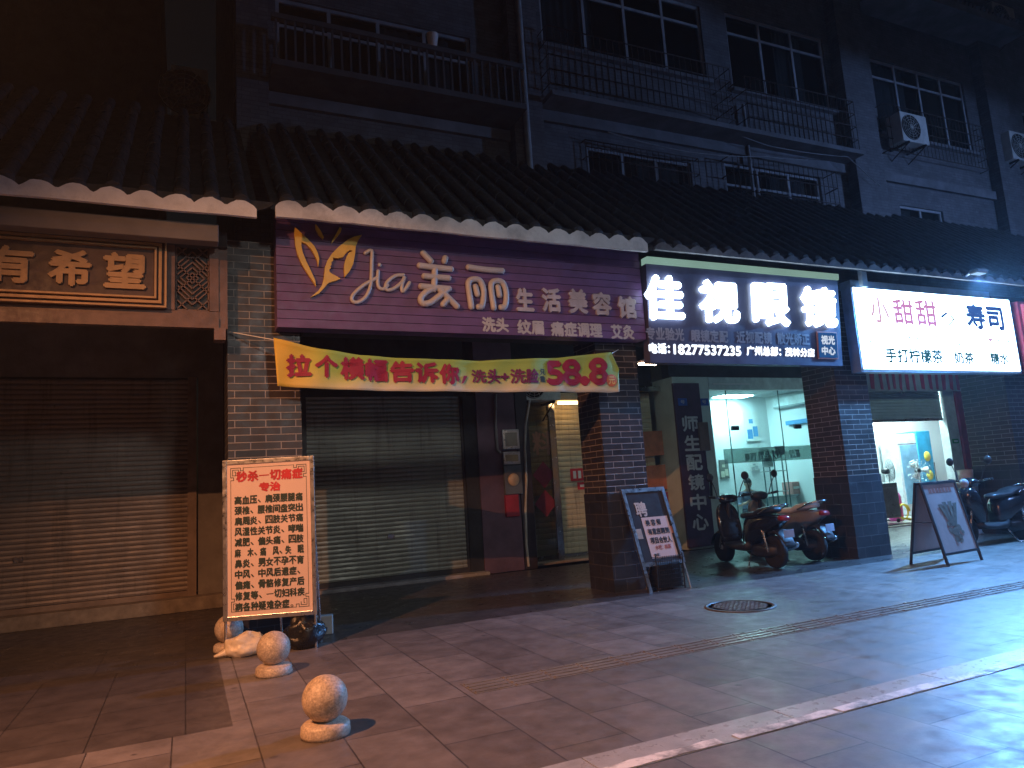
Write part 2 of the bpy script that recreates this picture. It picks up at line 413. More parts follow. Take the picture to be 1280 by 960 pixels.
# upper facade: brick panels, pilasters, cornice bands; two bays per pilaster
m_fac = BRICK('grey_facade_tile', (.12,.12,.13), (.16,.16,.17), (.09,.09,.095), .25, .07, .006, .6, .5, .4, (.09,.09,.095))
m_facband = M('facade_band_paint', (.17,.17,.18), .75, 0, .3, 2, .2, 30, (.12,.12,.12))
uw = MB()
WINS = [(1.3,4.7,8.2,9.7),(1.3,4.7,5.8,7.2),(7.0,9.5,6.7,7.95),(6.2,10.2,9.9,11.7),(10.9,13.9,9.85,11.75),(15.5,19.1,9.55,11.6),(10.4,13.2,6.6,8.1),(15.8,17.4,6.4,7.75),(21.6,23.5,9.4,11.2)]
# wall cut around the windows, column by column
xs = sorted({.72, 26., *[w[0] for w in WINS], *[w[1] for w in WINS]})
for xa, xb in zip(xs, xs[1:]):
    ws = sorted([(w[2], w[3]) for w in WINS if w[0] <= xa+1e-6 and w[1] >= xb-1e-6]); z = 4.9
    for (a, c) in ws:
        uw.box(xa, xb, YU, YU+.24, z, a); z = c
    uw.box(xa, xb, YU, YU+.24, z, 16)
uw.build('upper_wall', m_fac, EB)
MB().box(.72, 26, YU+1.2, YU+1.3, 4.9, 16).build('room_wall', m_dark, EB)
MB().box(.66, .72, YU, 18, 0, 16).build('side_wall', m_fac, EB)
for x0, x1 in ((.68,1.15),(5.35,5.95),(14.1,15.05),(19.6,20.5)): MB().box(x0, x1, YU-.28, YU-.003, 4.9, 16).build('pilaster', m_fac, EB)
for x0, x1 in ((1.15,5.35),(5.95,14.1),(15.05,19.6),(20.5,26)):
    MB().box(x0, x1, YU-.09, YU-.002, 8.28 if x0 > 5 else 7.75, 8.5 if x0 > 5 else 7.95).build('string_course', m_facband, EB)
m_pane = GLASS('dark_window_glass', (.5,.55,.58), .12, .06)
m_frame = M('white_window_frame', (.34,.35,.37), .5)
for i, (x0, x1, z0, z1) in enumerate(WINS):
    f = MB(); t = .06
    f.box(x0, x1, YU+.05, YU+.11, z0, z0+t); f.box(x0, x1, YU+.05, YU+.11, z1-t, z1); n = max(2, round((x1-x0)/.95))
    for k in range(n+1):
        c = x0+t/2+(x1-x0-t)*k/n; f.box(c-t/2, c+t/2, YU+.05, YU+.11, z0+t, z1-t)
    if z1-z0 > 1.4: f.box(x0+t, x1-t, YU+.055, YU+.105, z1-.5, z1-.45)
    w = f.build('window', m_frame, EB)
    MB().box(x0+t/2, x1-t/2, YU+.075, YU+.085, z0+t/2, z1-t/2).build('pane', m_pane, w)
    cu = MB(); rnd = random.Random(i); a_ = x0+.1 if i % 2 else (x0+x1)/2; b_ = a_+(x1-x0)*rnd.uniform(.25,.42); n_ = 24
    vs_c = [(a_+(b_-a_)*k/n_, YU+.17+.025*math.sin(k*1.9+i), z) for z in (z0+.03, z1-.05) for k in range(n_+1)]
    cu.add(vs_c, [(k, k+1, n_+2+k, n_+1+k) for k in range(n_)], True)
    cu.build('curtain', M('faded_curtain', (.36,.34,.32), .85, 0, .2, 3), w)
    MB().box(x0-.08, x1+.08, YU-.12, YU+.04, z0-.08, z0).build('sill', m_facband, w)
# hoods with small tiles above the right window
ho = MB(); ho.box(15.05, 20.6, YU-1.0, YU, 12.78, 12.9)
for i in range(34):
    x = 15.1+i*.163; ho.tube([(x,YU-1.03,12.95),(x,YU-.5,13.25)], .06, 6)
ho.box(15.05, 20.6, YU-1.02, YU-.98, 12.72, 12.92); ho.build('window_hood', m_facband, EB)
# balcony with parapet and security cages
bl = MB(); bl.box(1.15, 5.35, YU-.8, YU, 7.98, 8.08)
for k in range(30): bl.box(1.2+k*.14, 1.23+k*.14, YU-.76, YU-.73, 8.08, 8.75)
bl.box(1.15, 5.35, YU-.8, YU-.69, 8.75, 8.83)
bl.build('balcony', M('dark_balcony_paint', (.09,.09,.095), .75, 0, .3, 2), EB)
m_iron = M('rusty_iron_bar', (.06,.045,.04), .7, .4, .4, 10)
def cage(x0, x1, z0, z1, d):
    g = MB(); y = YU-d
    n = int((x1-x0)/.14)
    for k in range(n+1):
        x = x0+(x1-x0)*k/n; g.tube([(x,y,z0),(x,y,z1)], .008, 5)
    for z in [z0+(z1-z0)*q/4 for q in range(5)]:
        g.tube([(x0,YU,z),(x0,y,z),(x1,y,z),(x1,YU,z)], .012, 5)
    g.build('window_grille', m_iron, EB)
cage(6.0, 10.3, 8.75, 9.9, .55); cage(10.75, 14.0, 8.6, 9.85, .5); cage(6.9, 9.6, 6.62, 8.0, .12); cage(15.4, 19.2, 9.0, 10.2, .25); cage(10.3, 13.3, 6.55, 8.1, .35)
MB().box(6.0, 14.0, YU-.6, YU-.002, 8.5, 8.6).build('balcony', m_facband, EB)
# left building above the eave
lw_ = MB(); lw_.box(-14, -.5, 13.5, 13.8, 4.9, 14); lw_.build('upper_wall', m_dark, LB)
MB().box(-.5, -.44, 13.3, 18, 4.7, 12).build('side_wall', m_dark, LB)

# ------------------------------------------------------------------ roller shutters
def shutter(name, label, x0, x1, z0, z1, y, mat, pitch=.078, rail=m_alu, rails=True):
    t = thing(name, label, 'shutter', ((x0+x1)/2, y, z0))
    b = MB(); n = int((z1-z0-.08)/pitch); prof = []
    for k in range(n):
        zb = z0+.08+k*pitch
        prof += [(zb, .0), (zb+pitch*.12, -.012), (zb+pitch*.5, -.018), (zb+pitch*.88, -.012)]
    prof.append((z0+.08+n*pitch, 0))
    vs = [(x, y+d, z) for z, d in prof for x in (x0, x1)]
    from mathutils import noise as mn
    nx = max(6, int((x1-x0)/.16)); vs = []
    for z, d in prof:
        for k in range(nx+1):
            x = x0+(x1-x0)*k/nx; e_ = min(1, (x-x0)/.3, (x1-x)/.3)
            vs.append((x, y+d+e_*(.016*mn.noise(Vector((x*.9,z*1.3,x0)))+.007*mn.noise(Vector((x*3.1,z*5,x0)))), z+.006*e_*mn.noise(Vector((x*1.2,z*.7,4)))))
    b.add(vs, [(i*(nx+1)+k, i*(nx+1)+k+1, (i+1)*(nx+1)+k+1, (i+1)*(nx+1)+k) for i in range(len(prof)-1) for k in range(nx)])
    b.build('slat_curtain', mat, t)
    MB().box(x0, x1, y-.025, y+.02, z0, z0+.078, .004).build('bottom_bar', rail, t)
    if rails:
        for (a, c) in ((x0-.11, x0+.02), (x1-.02, x1+.11)):
            MB().box(a, c, y-.05, y+.03, z0-.01 if z0 < .3 else .05, z1, .004).build('guide_rail', rail, t)
    MB().box((x0+x1)/2-.06, (x0+x1)/2+.06, y-.04, y-.02, z0+.72, z0+.80, .004).build('lock_plate', m_steel, t)
    return t
m_sh1 = M('brown_grey_shutter', (.36,.30,.26), .5, .3, .12, 1.5, .05, 20, (.26,.21,.18))
m_sh2 = M('green_grey_shutter', (.34,.34,.29), .42, .4, .15, 1.2, .05, 20, (.22,.22,.19))
m_sh3 = M('cream_shutter', (.62,.54,.36), .5, .1, .1, 1.5, .05, 20)
m_rail1 = M('tan_rail_paint', (.36,.27,.21), .5, .2)
m_rail2 = M('dark_rail_paint', (.05,.045,.045), .5, .2)
for nm in ('brown_grey_shutter','green_grey_shutter','cream_shutter'):
    mt = MATS[nm]; nt = mt.node_tree; b = nt.nodes['Principled BSDF']; src = b.inputs['Base Color'].links[0].from_socket
    tc = node(nt, 'ShaderNodeTexCoord').outputs['Object']; mp = node(nt, 'ShaderNodeMapping'); mp.inputs['Scale'].default_value = (7,7,.5); nt.links.new(tc, mp.inputs['Vector'])
    n = noise(nt, mp.outputs['Vector'], 1, 7, .7); n2 = noise(nt, tc, 9, 8, .75)
    c = mix(nt, ramp(nt, n.outputs['Fac'], .52, .72, (0,0,0,1), (.6,.6,.6,1)).outputs['Color'], src, (.09,.075,.06))
    c = mix(nt, ramp(nt, n2.outputs['Fac'], .62, .70, (0,0,0,1), (.7,.7,.7,1)).outputs['Color'], c, (.07,.055,.045))
    nt.links.new(c, b.inputs['Base Color'])
shutter('roller_shutter', 'closed brown roller shutter below the gold lettered restaurant board', -4.4, .04, .20, 3.62, 12.44, m_sh1, .075, m_rail1)
s2 = shutter('roller_shutter', 'closed grey green roller shutter behind the yellow banner', 1.85, 4.70, .06, 3.35, 12.56, m_sh2, .078, m_rail2)

# ------------------------------------------------------------------ closed narrow shop: glass doors before a cream shutter
shutter('roller_shutter', 'cream roller shutter behind chrome framed glass doors beside the middle pillar', 5.95, 9.45, .05, 3.5, 13.15, m_sh3, .11, m_steel, False)
gd = thing('glass_door', 'chrome framed glass shop front with red paper squares, closed beside meter boxes', 'door', (7.7,12.95,.05))
m_glassd = GLASS('door_glass', (.72,.74,.72), .10)
YG = 12.95
pc = MB(); posts = [at(660,600,YG)[0], at(694,600,YG)[0], at(844,600,YG)[0]-.06]
for x in posts: MB().box(x-.075, x+.075, YG-.05, YG+.05, .05, 3.45, .01).build('chrome_post', m_steel, gd)
MB().box(posts[0], posts[2], YG-.04, YG+.04, 3.45, 3.56, .008).build('header', m_steel, gd)
MB().box(posts[0]+.08, posts[1]-.08, YG-.006, YG+.006, .06, 3.44).build('glass_leaf', m_glassd, gd)
m_paperred = M('red_paper', (.26,.03,.05), .7); m_paperor = M('orange_paper', (.55,.20,.10), .7)
cx = (posts[0]+posts[1])/2+.05
MB().text('料', (cx-.2, cx+.22, 2.16, 2.62), lambda x,z,d:(x,YG-.012-d,z), 0, .012).build('lettering', M('brown_film_letter', (.36,.2,.13), .5), gd)
for z in (1.75, 1.18): MB().prism([(cx,z-.27),(cx+.25,z),(cx,z+.27),(cx-.25,z)], YG-.012, YG-.01).build('paper_square', m_paperred, gd)
x5 = at(822,600,YG)[0]
for z, mm_ in ((2.3,m_paperor),(1.55,m_paperor),(.95,m_paperred)):
    MB().prism([(x5-.42,z-.28),(x5+.34,z-.26),(x5+.33,z+.28),(x5-.42,z+.26)], YG+.06, YG+.062).build('paper_square', mm_, gd)
# red stickers on the cream shutter
for (a, b_, c, d, lab, body) in ((713,586,738,600,'wide red sticker with white marks on the cream shutter',None),(722,603,738,611,'small red sticker low on the cream shutter',None)):
    x0, z1 = at(a,b_,13.1); x1, z0 = at(c,d,13.1)
    o = thing('sticker', lab, 'sticker', ((x0+x1)/2,13.11,z0))
    MB().box(x0, x1, 13.112, 13.118, z0, z1).build('sheet', M('bright_red_vinyl', (.62,.04,.05), .5), o)
    mk = MB()
    for k in range(3): xx = x0+.06+k*(x1-x0-.1)/3; mk.box(xx, xx+.07, 13.108, 13.112, z0+.05, z1-.05)
    mk.build('print', m_white, o)
# outdoor air conditioner over the glass door
def ac_unit(label, x, y, z, w=.85, h=.55, d=.32, rz=0, group=None, mat=None, bracket=True):
    t = thing('air_conditioner', label, 'air conditioner', (x,y,z), rz, group)
    mat = mat or M('ac_white_paint', (.62,.62,.58), .5, 0, .15, 4, 0, 40, (.4,.38,.33))
    MB().box(-w/2, w/2, -d/2, d/2, 0, h, .02).build('casing', mat, t, True)
    MB().lathe([(.0,-d/2-.004),(h*.40,-d/2-.004),(h*.42,-d/2-.012),(h*.44,-d/2-.004)], (-w*.14,0,h/2), 24, 'Y').build('fan_opening', m_black, t, True)
    g = MB()
    for k in range(5):
        r = h*.42*(k+1)/5; g.tube([(-w*.14+r*math.cos(q*math.pi/10), -d/2-.02, h/2+r*math.sin(q*math.pi/10)) for q in range(20)], .005, 4, closed=True)
    for k in range(6):
        a = k*math.pi/6; c, s_ = math.cos(a)*h*.42, math.sin(a)*h*.42
        g.tube([(-w*.14-c,-d/2-.024,h/2-s_),(-w*.14+c,-d/2-.024,h/2+s_)], .005, 4)
    g.build('fan_guard', mat, t, True)
    if bracket:
        k = MB()
        for xx in (-w*.32, w*.32): k.box(xx-.02, xx+.02, -d/2-.02, d/2+.25, -.05, -.003); k.tube([(xx,-d/2,-.04),(xx,d/2+.24,-.36)], .015, 5)
        k.build('bracket', m_iron, t, True)
    return t
xa, za = at(668,503,12.9)
ac_unit('cream outdoor air conditioner over the glass door just under the yellow banner', xa-.02, 12.75, za, .95, .6)
xa, za = at(712,505,12.8)
t = thing('wall_light', 'small amber light fitting above the cream shutter beside the middle pillar', 'lamp', (xa,12.8,za))
MB().box(xa-.32, xa+.32, 12.7, 12.86, za+.05, za+.22, .02).build('housing', M('lamp_housing_paint', (.55,.42,.25), .5), t)
MB().box(xa-.3, xa+.3, 12.69, 12.78, za-.01, za+.045, .01).build('lamp_tube', EM('amber_tube', (1,.6,.25), 11), t)
# meters and pipes on the purple wall
MX = at(640,560,12.42)[0]
def meter(label, px0, px1, py0, py1, dial=False, mat=m_alu, glass=True):
    Y = 12.36; x0, z1 = at(px0,py0,Y); x1, z0 = at(px1,py1,Y)
    t = thing('meter_box', label, 'meter box', ((x0+x1)/2, Y, z0))
    MB().box(x0, x1, Y, Y+.08, z0, z1, .01).build('case', mat, t)
    if glass: MB().box(x0+.05, x1-.05, Y-.008, Y-.001, z0+.06, z1-.06).build('window', M('meter_glass', (.35,.4,.42), .1, .6), t)
    if dial: MB().lathe([(0,-.02),(.11,-.02),(.12,0)], ((x0+x1)/2, Y-.002, (z0+z1)/2), 20, 'Y').build('dial', M('dial_cream', (.6,.45,.3), .4), t)
    return t
MB().box(5.80, 6.05, 12.43, 12.95, 0, 3.4).build('painted_wall', M('dark_door_jamb', (.045,.035,.04), .5), EB)
meter('upper glass fronted meter box beside the purple wall', 628, 650, 537, 561)
meter('lower glass fronted meter box below its twin beside the purple wall', 629, 651, 565, 580)
meter('grey utility box with a round cream dial below the meters', 630, 654, 582, 617, True, M('grey_box_paint', (.12,.13,.15), .6), False)
meter('red box below the grey dial box beside the purple wall', 632, 650, 619, 645, False, M('red_box_paint', (.33,.02,.04), .6), False)
cb = MB(); xk = at(657,560,12.4)
pts = [(662,500),(657,530),(656,560),(658,600),(657,640),(658,680),(661,708)]
cb.tube([(at(a,b_,12.42)[0], 12.42, max(.03, at(a,b_,12.42)[1])) for a, b_ in pts], .025, 8)
tag(cb.build('power_cable', M('white_conduit', (.55,.54,.5), .5)), 'white cable hanging down beside the meter boxes to the floor', 'cable')
cb = MB(); cb.tube([(at(a,b_,12.34)[0], 12.40, at(a,b_,12.34)[1]) for a, b_ in ((621,492),(621,530),(623,562),(627,566))], .03, 8)
tag(cb.build('drain_pipe', M('grey_pipe', (.2,.19,.2), .5)), 'grey pipe running down the purple wall to the meter boxes', 'pipe')

# ------------------------------------------------------------------ vertical sign of the optician
YV = 12.40
vx0, vx1 = at(850,560,YV)[0]-.02, at(881,560,YV)[0]+.02
vs_ = thing('vertical_sign', 'tall purple vertical sign with white characters beside the lit glass shop', 'sign', ((vx0+vx1)/2,YV,.1))
MB().box(vx0, vx1, YV, YV+.06, .05, 3.55, .006).build('panel', M('plum_panel', (.06,.028,.06), .45), vs_)
mbt = MB(); w = (vx1-vx0)
for i, ch in enumerate('师生配镜中心'):
    zc = at(864,530,YV)[1]-.42*i
    mbt.text(ch, (vx0+w*.22, vx1-w*.2, zc-.15, zc+.17), lambda x,z,d:(x,YV-.004-d,z), 0, .012)
mbt.build('lettering', m_letter, vs_)
m_plq = M('blue_plaque', (.02,.08,.35), .4)
for (a, b_, lab) in ((853,503,'small blue number plaque high on the purple vertical sign'),(880,503,'small blue number plaque on the pale green wall end')):
    Y = YV-.02 if a < 860 else YW-.05; x, z = at(a, b_, Y); t = thing('number_plaque', lab, 'plaque', (x,Y,z))
    MB().box(x-.11, x+.13, Y, Y+.012, z-.07, z+.09, .004).build('plate', m_plq, t)
    MB().text('741' if False else '号', (x-.05, x+.06, z-.03, z+.05), lambda xx,zz,d:(xx,Y-.003-d,zz)).build('lettering', m_letter, t)
x, z = at(879,545,YW-.1); t = thing('wall_box', 'brown electrical box on the pale green wall end beside the glass shop', 'box', (x,YW-.1,z-.3))
MB().box(x-.13, x+.13, YW-.15, YW-.03, z-.32, z+.3, .015).build('case', M('brown_box_paint', (.16,.10,.08), .6), t)
MB().tube([(x-.03,YW-.08,z-.32),(x+.02,YW-.07,z-.7),(x+.1,YW-.08,z-1.0),(x+.07,YW-.09,z-1.3)], .025, 6).build('cable', m_rubber, t)

# ------------------------------------------------------------------ signs
# left restaurant board
YB = 8.42
bx0, bx1, bz0, bz1 = -3.9, -.20, 3.695, 4.475
rs_ = thing('restaurant_signboard', 'brown wooden signboard with gold characters in a double gold frame', 'sign', ((bx0+bx1)/2,YB,bz0))
MB().box(bx0, bx1, YB, YB+.05, bz0, bz1).build('panel', m_wood, rs_)
fr = MB()
for o_, w_, d_ in ((0,.02,.05),(.05,.03,.035),(.10,.02,.05)):
    fr.box(bx0+o_, bx1-o_, YB-d_, YB-.001, bz0+o_, bz0+o_+w_); fr.box(bx0+o_, bx1-o_, YB-d_, YB-.001, bz1-o_-w_, bz1-o_)
    fr.box(bx1-o_-w_, bx1-o_, YB-d_, YB-.001, bz0+o_+w_, bz1-o_-w_); fr.box(bx0+o_, bx0+o_+w_, YB-d_, YB-.001, bz0+o_+w_, bz1-o_-w_)
fr.build('frame', m_gold, rs_)
lt = MB()
for ch, a in (('有', (-4,312,355,41,309,356)), ('希', (62,315,356,113,314,358)), ('望', (131,319,359,181,318,361))):
    if ch == '有': bb = pbox(0,309,352,41,311,354,YB); bb = (bb[1]-.40, bb[1], bb[2], bb[3])
    else: bb = pbox(*a, YB)
    lt.text(ch, bb, lambda x,z,d:(x,YB-.002-d,z), .03, .014)
lt.build('lettering', m_gold, rs_)
# surround: rails, post and fretwork panel, part of the restaurant building
sr = MB(); sr.box(-9, .33, 8.44, 8.54, 3.50, 3.62); sr.box(-9, .33, 8.46, 8.56, 3.623, 3.692); sr.box(-9, .33, 8.46, 8.56, 4.478, 4.60)
sr.box(-.196, -.12, 8.45, 8.55, 3.695, 4.475); sr.box(.235, .33, 8.45, 8.55, 3.695, 4.475); sr.box(.331, .424, 8.47, 8.58, 3.5, 4.62); sr.box(.28, .40, 8.40, 8.58, 3.36, 3.497)
sr.build('sign_surround', m_woodl, LB)
fp = thing('fretwork_panel', 'carved brown lattice panel at the right end of the restaurant signboard', 'panel', (.06,8.5,3.7))
fx0, fx1, fz0, fz1 = -.115, .232, 3.70, 4.47
MB().box(fx0, fx1, 8.54, 8.56, fz0, fz1).build('backing', m_black, fp)
lat = MB(); cxx, czz = (fx0+fx1)/2, (fz0+fz1)/2
def bar(x0, z0, x1, z1, w=.014):
    d = Vector((x1-x0, z1-z0)); d.normalize(); n_ = Vector((-d.y, d.x))*w/2
    lat.prism([(x0-n_.x, z0-n_.y),(x1-n_.x, z1-n_.y),(x1+n_.x, z1+n_.y),(x0+n_.x, z0+n_.y)], 8.50, 8.525)
hw, hh = .165, .37
for k in (1,2,3,4,5):
    q = k*.062
    for (ax_, az_) in ((0,czz),):
        x_ = min(q, hw); z_ = q
        lat_pts = [(cxx, czz+z_),(cxx+x_, czz+z_-x_),(cxx+x_, czz-z_+x_),(cxx, czz-z_),(cxx-x_, czz-z_+x_),(cxx-x_, czz+z_-x_)]
        for i in range(6):
            p, r_ = lat_pts[i], lat_pts[(i+1) % 6]
            if abs(p[0]-r_[0]) < 1e-4 and abs(p[0]-cxx) >= hw-1e-3: continue
            bar(*p, *r_)
for sx in (-1,1):
    for sz in (-1,1):
        bar(cxx, czz, cxx+sx*hw, czz+sz*hw); bar(cxx+sx*.05, czz+sz*.37, cxx+sx*hw, czz+sz*.25); bar(cxx+sx*hw, czz+sz*.37, cxx+sx*.02, czz+sz*.22)
lat.box(fx0, fx1, 8.50, 8.53, fz0, fz0+.02); lat.box(fx0, fx1, 8.50, 8.53, fz1-.02, fz1); lat.box(fx0, fx0+.015, 8.50, 8.53, fz0+.02, fz1-.02); lat.box(fx1-.015, fx1, 8.50, 8.53, fz0+.02, fz1-.02)
lat.build('lattice', m_woodl, fp)

# purple beauty parlour sign
YP = 8.40
px0, px1, pz0, pz1 = .955, 6.09, 3.53, 4.93
ps = thing('beauty_parlour_sign', 'wide purple slatted shop sign with yellow butterfly emblem and cream characters', 'sign', ((px0+px1)/2,YP,pz0))
b = MB(); nsl = 13; hs = (pz1-pz0)/nsl
prof = []
for k in range(nsl):
    z = pz0+k*hs; prof += [(z, 0), (z+hs*.93, .0), (z+hs*.95, .025), (z+hs*.995, .025)]
vs = [(xx, YP+d, z) for z, d in prof for xx in (px0, px1)]
b.add(vs, [(2*i, 2*i+1, 2*i+3, 2*i+2) for i in range(len(prof)-1)])
b.box(px0, px1, YP+.03, YP+.25, pz0, pz1)
b.build('slat_panel', m_purple, ps)
def zp(zx, zy, ox, oy, s): return at(ox+zx/s, oy+zy/s, YP)
def poly(pts, ox, oy, s): return [zp(a, c, ox, oy, s) for a, c in pts]
em = MB()
LW = [(192,105),(240,150),(310,215),(360,270),(390,330),(400,380),(392,440),(382,390),(362,345),(330,292),(290,250),(250,230),(246,262),(258,320),(290,400),(330,480),(365,560),(372,610),(340,560),(300,500),(250,420),(215,340),(195,250),(188,160)]
RW = [(765,172),(700,185),(640,215),(570,270),(510,330),(470,390),(448,450),(440,540),(425,600),(390,650),(325,705),(400,670),(440,625),(480,580),(540,562),(582,545),(540,520),(510,505),(490,490),(484,466),(500,455),(494,440),(505,425),(502,405),(520,390),(515,365),(560,372),(605,360),(625,330),(660,302),(685,310),(655,322),(635,352),(615,420),(612,470),(618,530),(660,480),(690,420),(705,340),(712,270),(735,215)]
AL = [(368,80),(370,120),(395,165),(435,205),(440,190),(415,140),(385,98)]
AR = [(575,105),(590,115),(585,145),(560,180),(505,245),(512,215),(545,160)]
for q in (LW, RW, AL, AR): em.prism(poly(q, 340, 270, 6.857), YP-.045, YP-.004)
em.build('butterfly_emblem', m_yellowlet, ps)
def strokes(mb, S, ox, oy, s, r, Y):
    for st_ in S:
        P = [at(ox+a/s, oy+c/s, YP) for a, c in st_]
        # smooth the polyline
        Q = []
        for i in range(len(P)-1):
            p_ = P[max(0,i-1)]; a_ = P[i]; b_ = P[i+1]; c_ = P[min(len(P)-1,i+2)]
            for k in range(4):
                t = k/4
                Q.append(tuple(.5*((2*a_[j])+(-p_[j]+b_[j])*t+(2*p_[j]-5*a_[j]+4*b_[j]-c_[j])*t*t+(-p_[j]+3*a_[j]-3*b_[j]+c_[j])*t**3) for j in (0,1)))
        Q.append(P[-1])
        mb.tube([(x_, Y, z_) for x_, z_ in Q], r, 8)
        for e in (Q[0], Q[-1]): mb.sphere((e[0], Y, e[1]), r, 10)
JI = [[(795,325),(850,303),(850,400),(845,560),(830,640),(790,710),(730,745),(690,738),(680,705),(710,660),(780,600),(850,560),(890,538)],
      [(905,480),(900,560),(912,618),(950,632),(985,600)],[(917,424),(919,428)],
      [(1120,512),(1050,520),(985,570),(968,618),(990,642),(1050,622),(1110,570),(1132,528),(1108,600),(1112,652),(1140,630),(1172,578)]]
jm = MB(); strokes(jm, JI, 340, 270, 6.857, .024, YP-.03); jm.build('script_lettering', m_letter, ps)
ME = [[(112,70),(150,110)],[(222,95),(218,110)],[(95,132),(170,142),(250,150)],[(118,185),(238,195)],[(102,235),(240,248)],[(170,142),(168,200),(165,250)],
      [(168,245),(130,262),(100,295),(112,322),(150,315),(190,285),(235,250)],[(195,252),(240,295),(280,335)],[(212,325),(235,300)]]
LI = [[(338,140),(420,152),(505,158)],[(352,338),(342,270),(338,215),(365,200),(395,208),(412,250),(412,300),(404,335),(388,338)],[(372,238),(382,275)],
      [(464,342),(454,275),(452,222),(480,208),(508,218),(524,260),(525,310),(516,338),(500,340)],[(484,240),(492,280)]]
ml = MB(); strokes(ml, ME+LI, 500, 300, 4, .042, YP-.035); ml.build('big_lettering', m_letter, ps)
sl = MB()
for ch, (l, t_, b_, r_) in zip('生活美容馆', ((645,361,388,665),(677,361,389,699),(710,362,391,732),(740,366,393,762),(772,371,397,793))):
    sl.text(ch, pbox(l,t_,b_,r_,t_+2,b_+1,YP), lambda x,z,d:(x,YP-.003-d,z), .03, .014)
sl.build('small_lettering', M('grey_letter', (.5,.46,.47), .45), ps)
s3 = MB()
for body, (l, t_, b_, r_) in (('洗头',(603,397,414,635)),('纹眉',(647,400,417,679)),('痛症调理',(689,403,420,752)),('艾灸',(764,406,423,792))):
    s3.text(body, pbox(l,t_,b_,r_,t_+1,b_+1,YP), lambda x,z,d:(x,YP-.003-d,z), 0, .010)
s3.build('service_lettering', m_letter, ps)

# optician sign: dark box with lit characters, top tips forward
YO = 8.40; TILT = .085
ox0, ox1, oz0, oz1 = 6.12, 10.02, 3.19, 4.64
os_ = thing('optician_sign', 'dark shop sign with four large glowing white characters and a phone number', 'sign', ((ox0+ox1)/2,YO,oz0))
def fo(x, z, d): return (x, YO - (z-oz0)*TILT - d, z)
def obox(mb, x0, x1, z0, z1, d0, d1):
    return mb.prism([(x0,z0),(x1,z0),(x1,z1),(x0,z1)], d0, d1, fo)
obox(MB(), ox0, ox1, oz0, oz1, -.15, 0).build('panel', M('navy_panel', (.09,.09,.155), .4, 0, .2, 2), os_)
obox(MB(), ox0, ox1, oz1, oz1+.10, -.12, .03).build('top_strip', EM('green_white_strip', (.55,.9,.75), .42, .3), os_)  # pale green top edging with a weak emission
big = MB()
def unt(bx):  # plane at YO -> tilted plane correction
    x0, x1, z0, z1 = bx
    f = lambda x, z: (x*(1-(z-oz0)*TILT/YO), CAM_H+(z-CAM_H)*(1-(z-oz0)*TILT/YO))
    a, b_ = f(x0, z0), f(x1, z1); return (a[0], b_[0], a[1], b_[1])
for ch, (l, lt_, lb, r_, rt_, rb) in zip('佳视眼镜', ((805,344,398,853,350,400),(873,351,402,922,355,403),(939,355,406,985,358,407),(1000,360,407,1044,362,409))):
    big.text(ch, unt(pbox(l,lt_,lb,r_,rt_,rb,YO)), fo, .05, .022, .004)
big.build('lit_lettering', EM('white_led_letter', (.62,.80,1), 8), os_)
g2 = MB()
for body, (l, t_, b_, r_, t2, b2) in (('专业验光',(807,409,424,855,411,426)),('眼镜定配',(864,412,427,910,414,428)),('近视配镜',(920,414,428,965,416,430)),('散光矫正',(971,416,430,1012,418,431))):
    g2.text(body, unt(pbox(l,t_,b_,r_,t2,b2,YO)), fo, 0, .008, .004)
g2.build('grey_lettering', M('dim_grey_letter', (.32,.31,.34), .5), os_)
g3 = MB()
for body, (l, t_, b_, r_, t2, b2) in (('电话：',(811,429,441,837,430,442)),('18277537235',(842,431,443,926,433,444)),('广州总部：',(933,433,444,976,434,445)),('茂林分店',(981,435,445,1018,436,446))):
    g3.text(body, unt(pbox(l,t_,b_,r_,t2,b2,YO)), fo, 0, .009, .005)
g3.build('phone_lettering', EM('white_led_small', (.82,.9,1), 2.2), os_)
bq = unt(pbox(1021,416,447,1046,417,448,YO))
obox(MB(), bq[0]-.02, bq[1]+.02, bq[2]-.02, bq[3]+.02, .004, .02).build('badge_border', M('salmon_border', (.6,.2,.16), .5), os_)
obox(MB(), bq[0], bq[1], bq[2], bq[3], .02, .026).build('badge', EM('lit_blue_badge', (.03,.14,.42), .55), os_)
g4 = MB(); hb = (bq[3]-bq[2]); wq = bq[1]-bq[0]
g4.text('视光', (bq[0]+wq*.14, bq[1]-wq*.14, bq[2]+hb*.54, bq[2]+hb*.88), fo, 0, .008, .03); g4.text('中心', (bq[0]+wq*.14, bq[1]-wq*.14, bq[2]+hb*.12, bq[2]+hb*.44), fo, 0, .008, .03)
g4.build('badge_lettering', EM('badge_letter', (.75,.85,1), .8), os_)
xw, zw = at(810,455,8.75)
t = thing('tube_lamp', 'short warm white tube lamp under the left end of the optician sign', 'lamp', (xw,8.75,zw))
MB().box(xw-.16, xw+.16, 8.7, 8.8, zw+.012, zw+.05, .006).build('housing', m_white, t)
MB().box(xw-.15, xw+.15, 8.71, 8.79, zw-.01, zw+.011, .004).build('diffuser', EM('warm_tube', (1,.74,.52), 45), t)

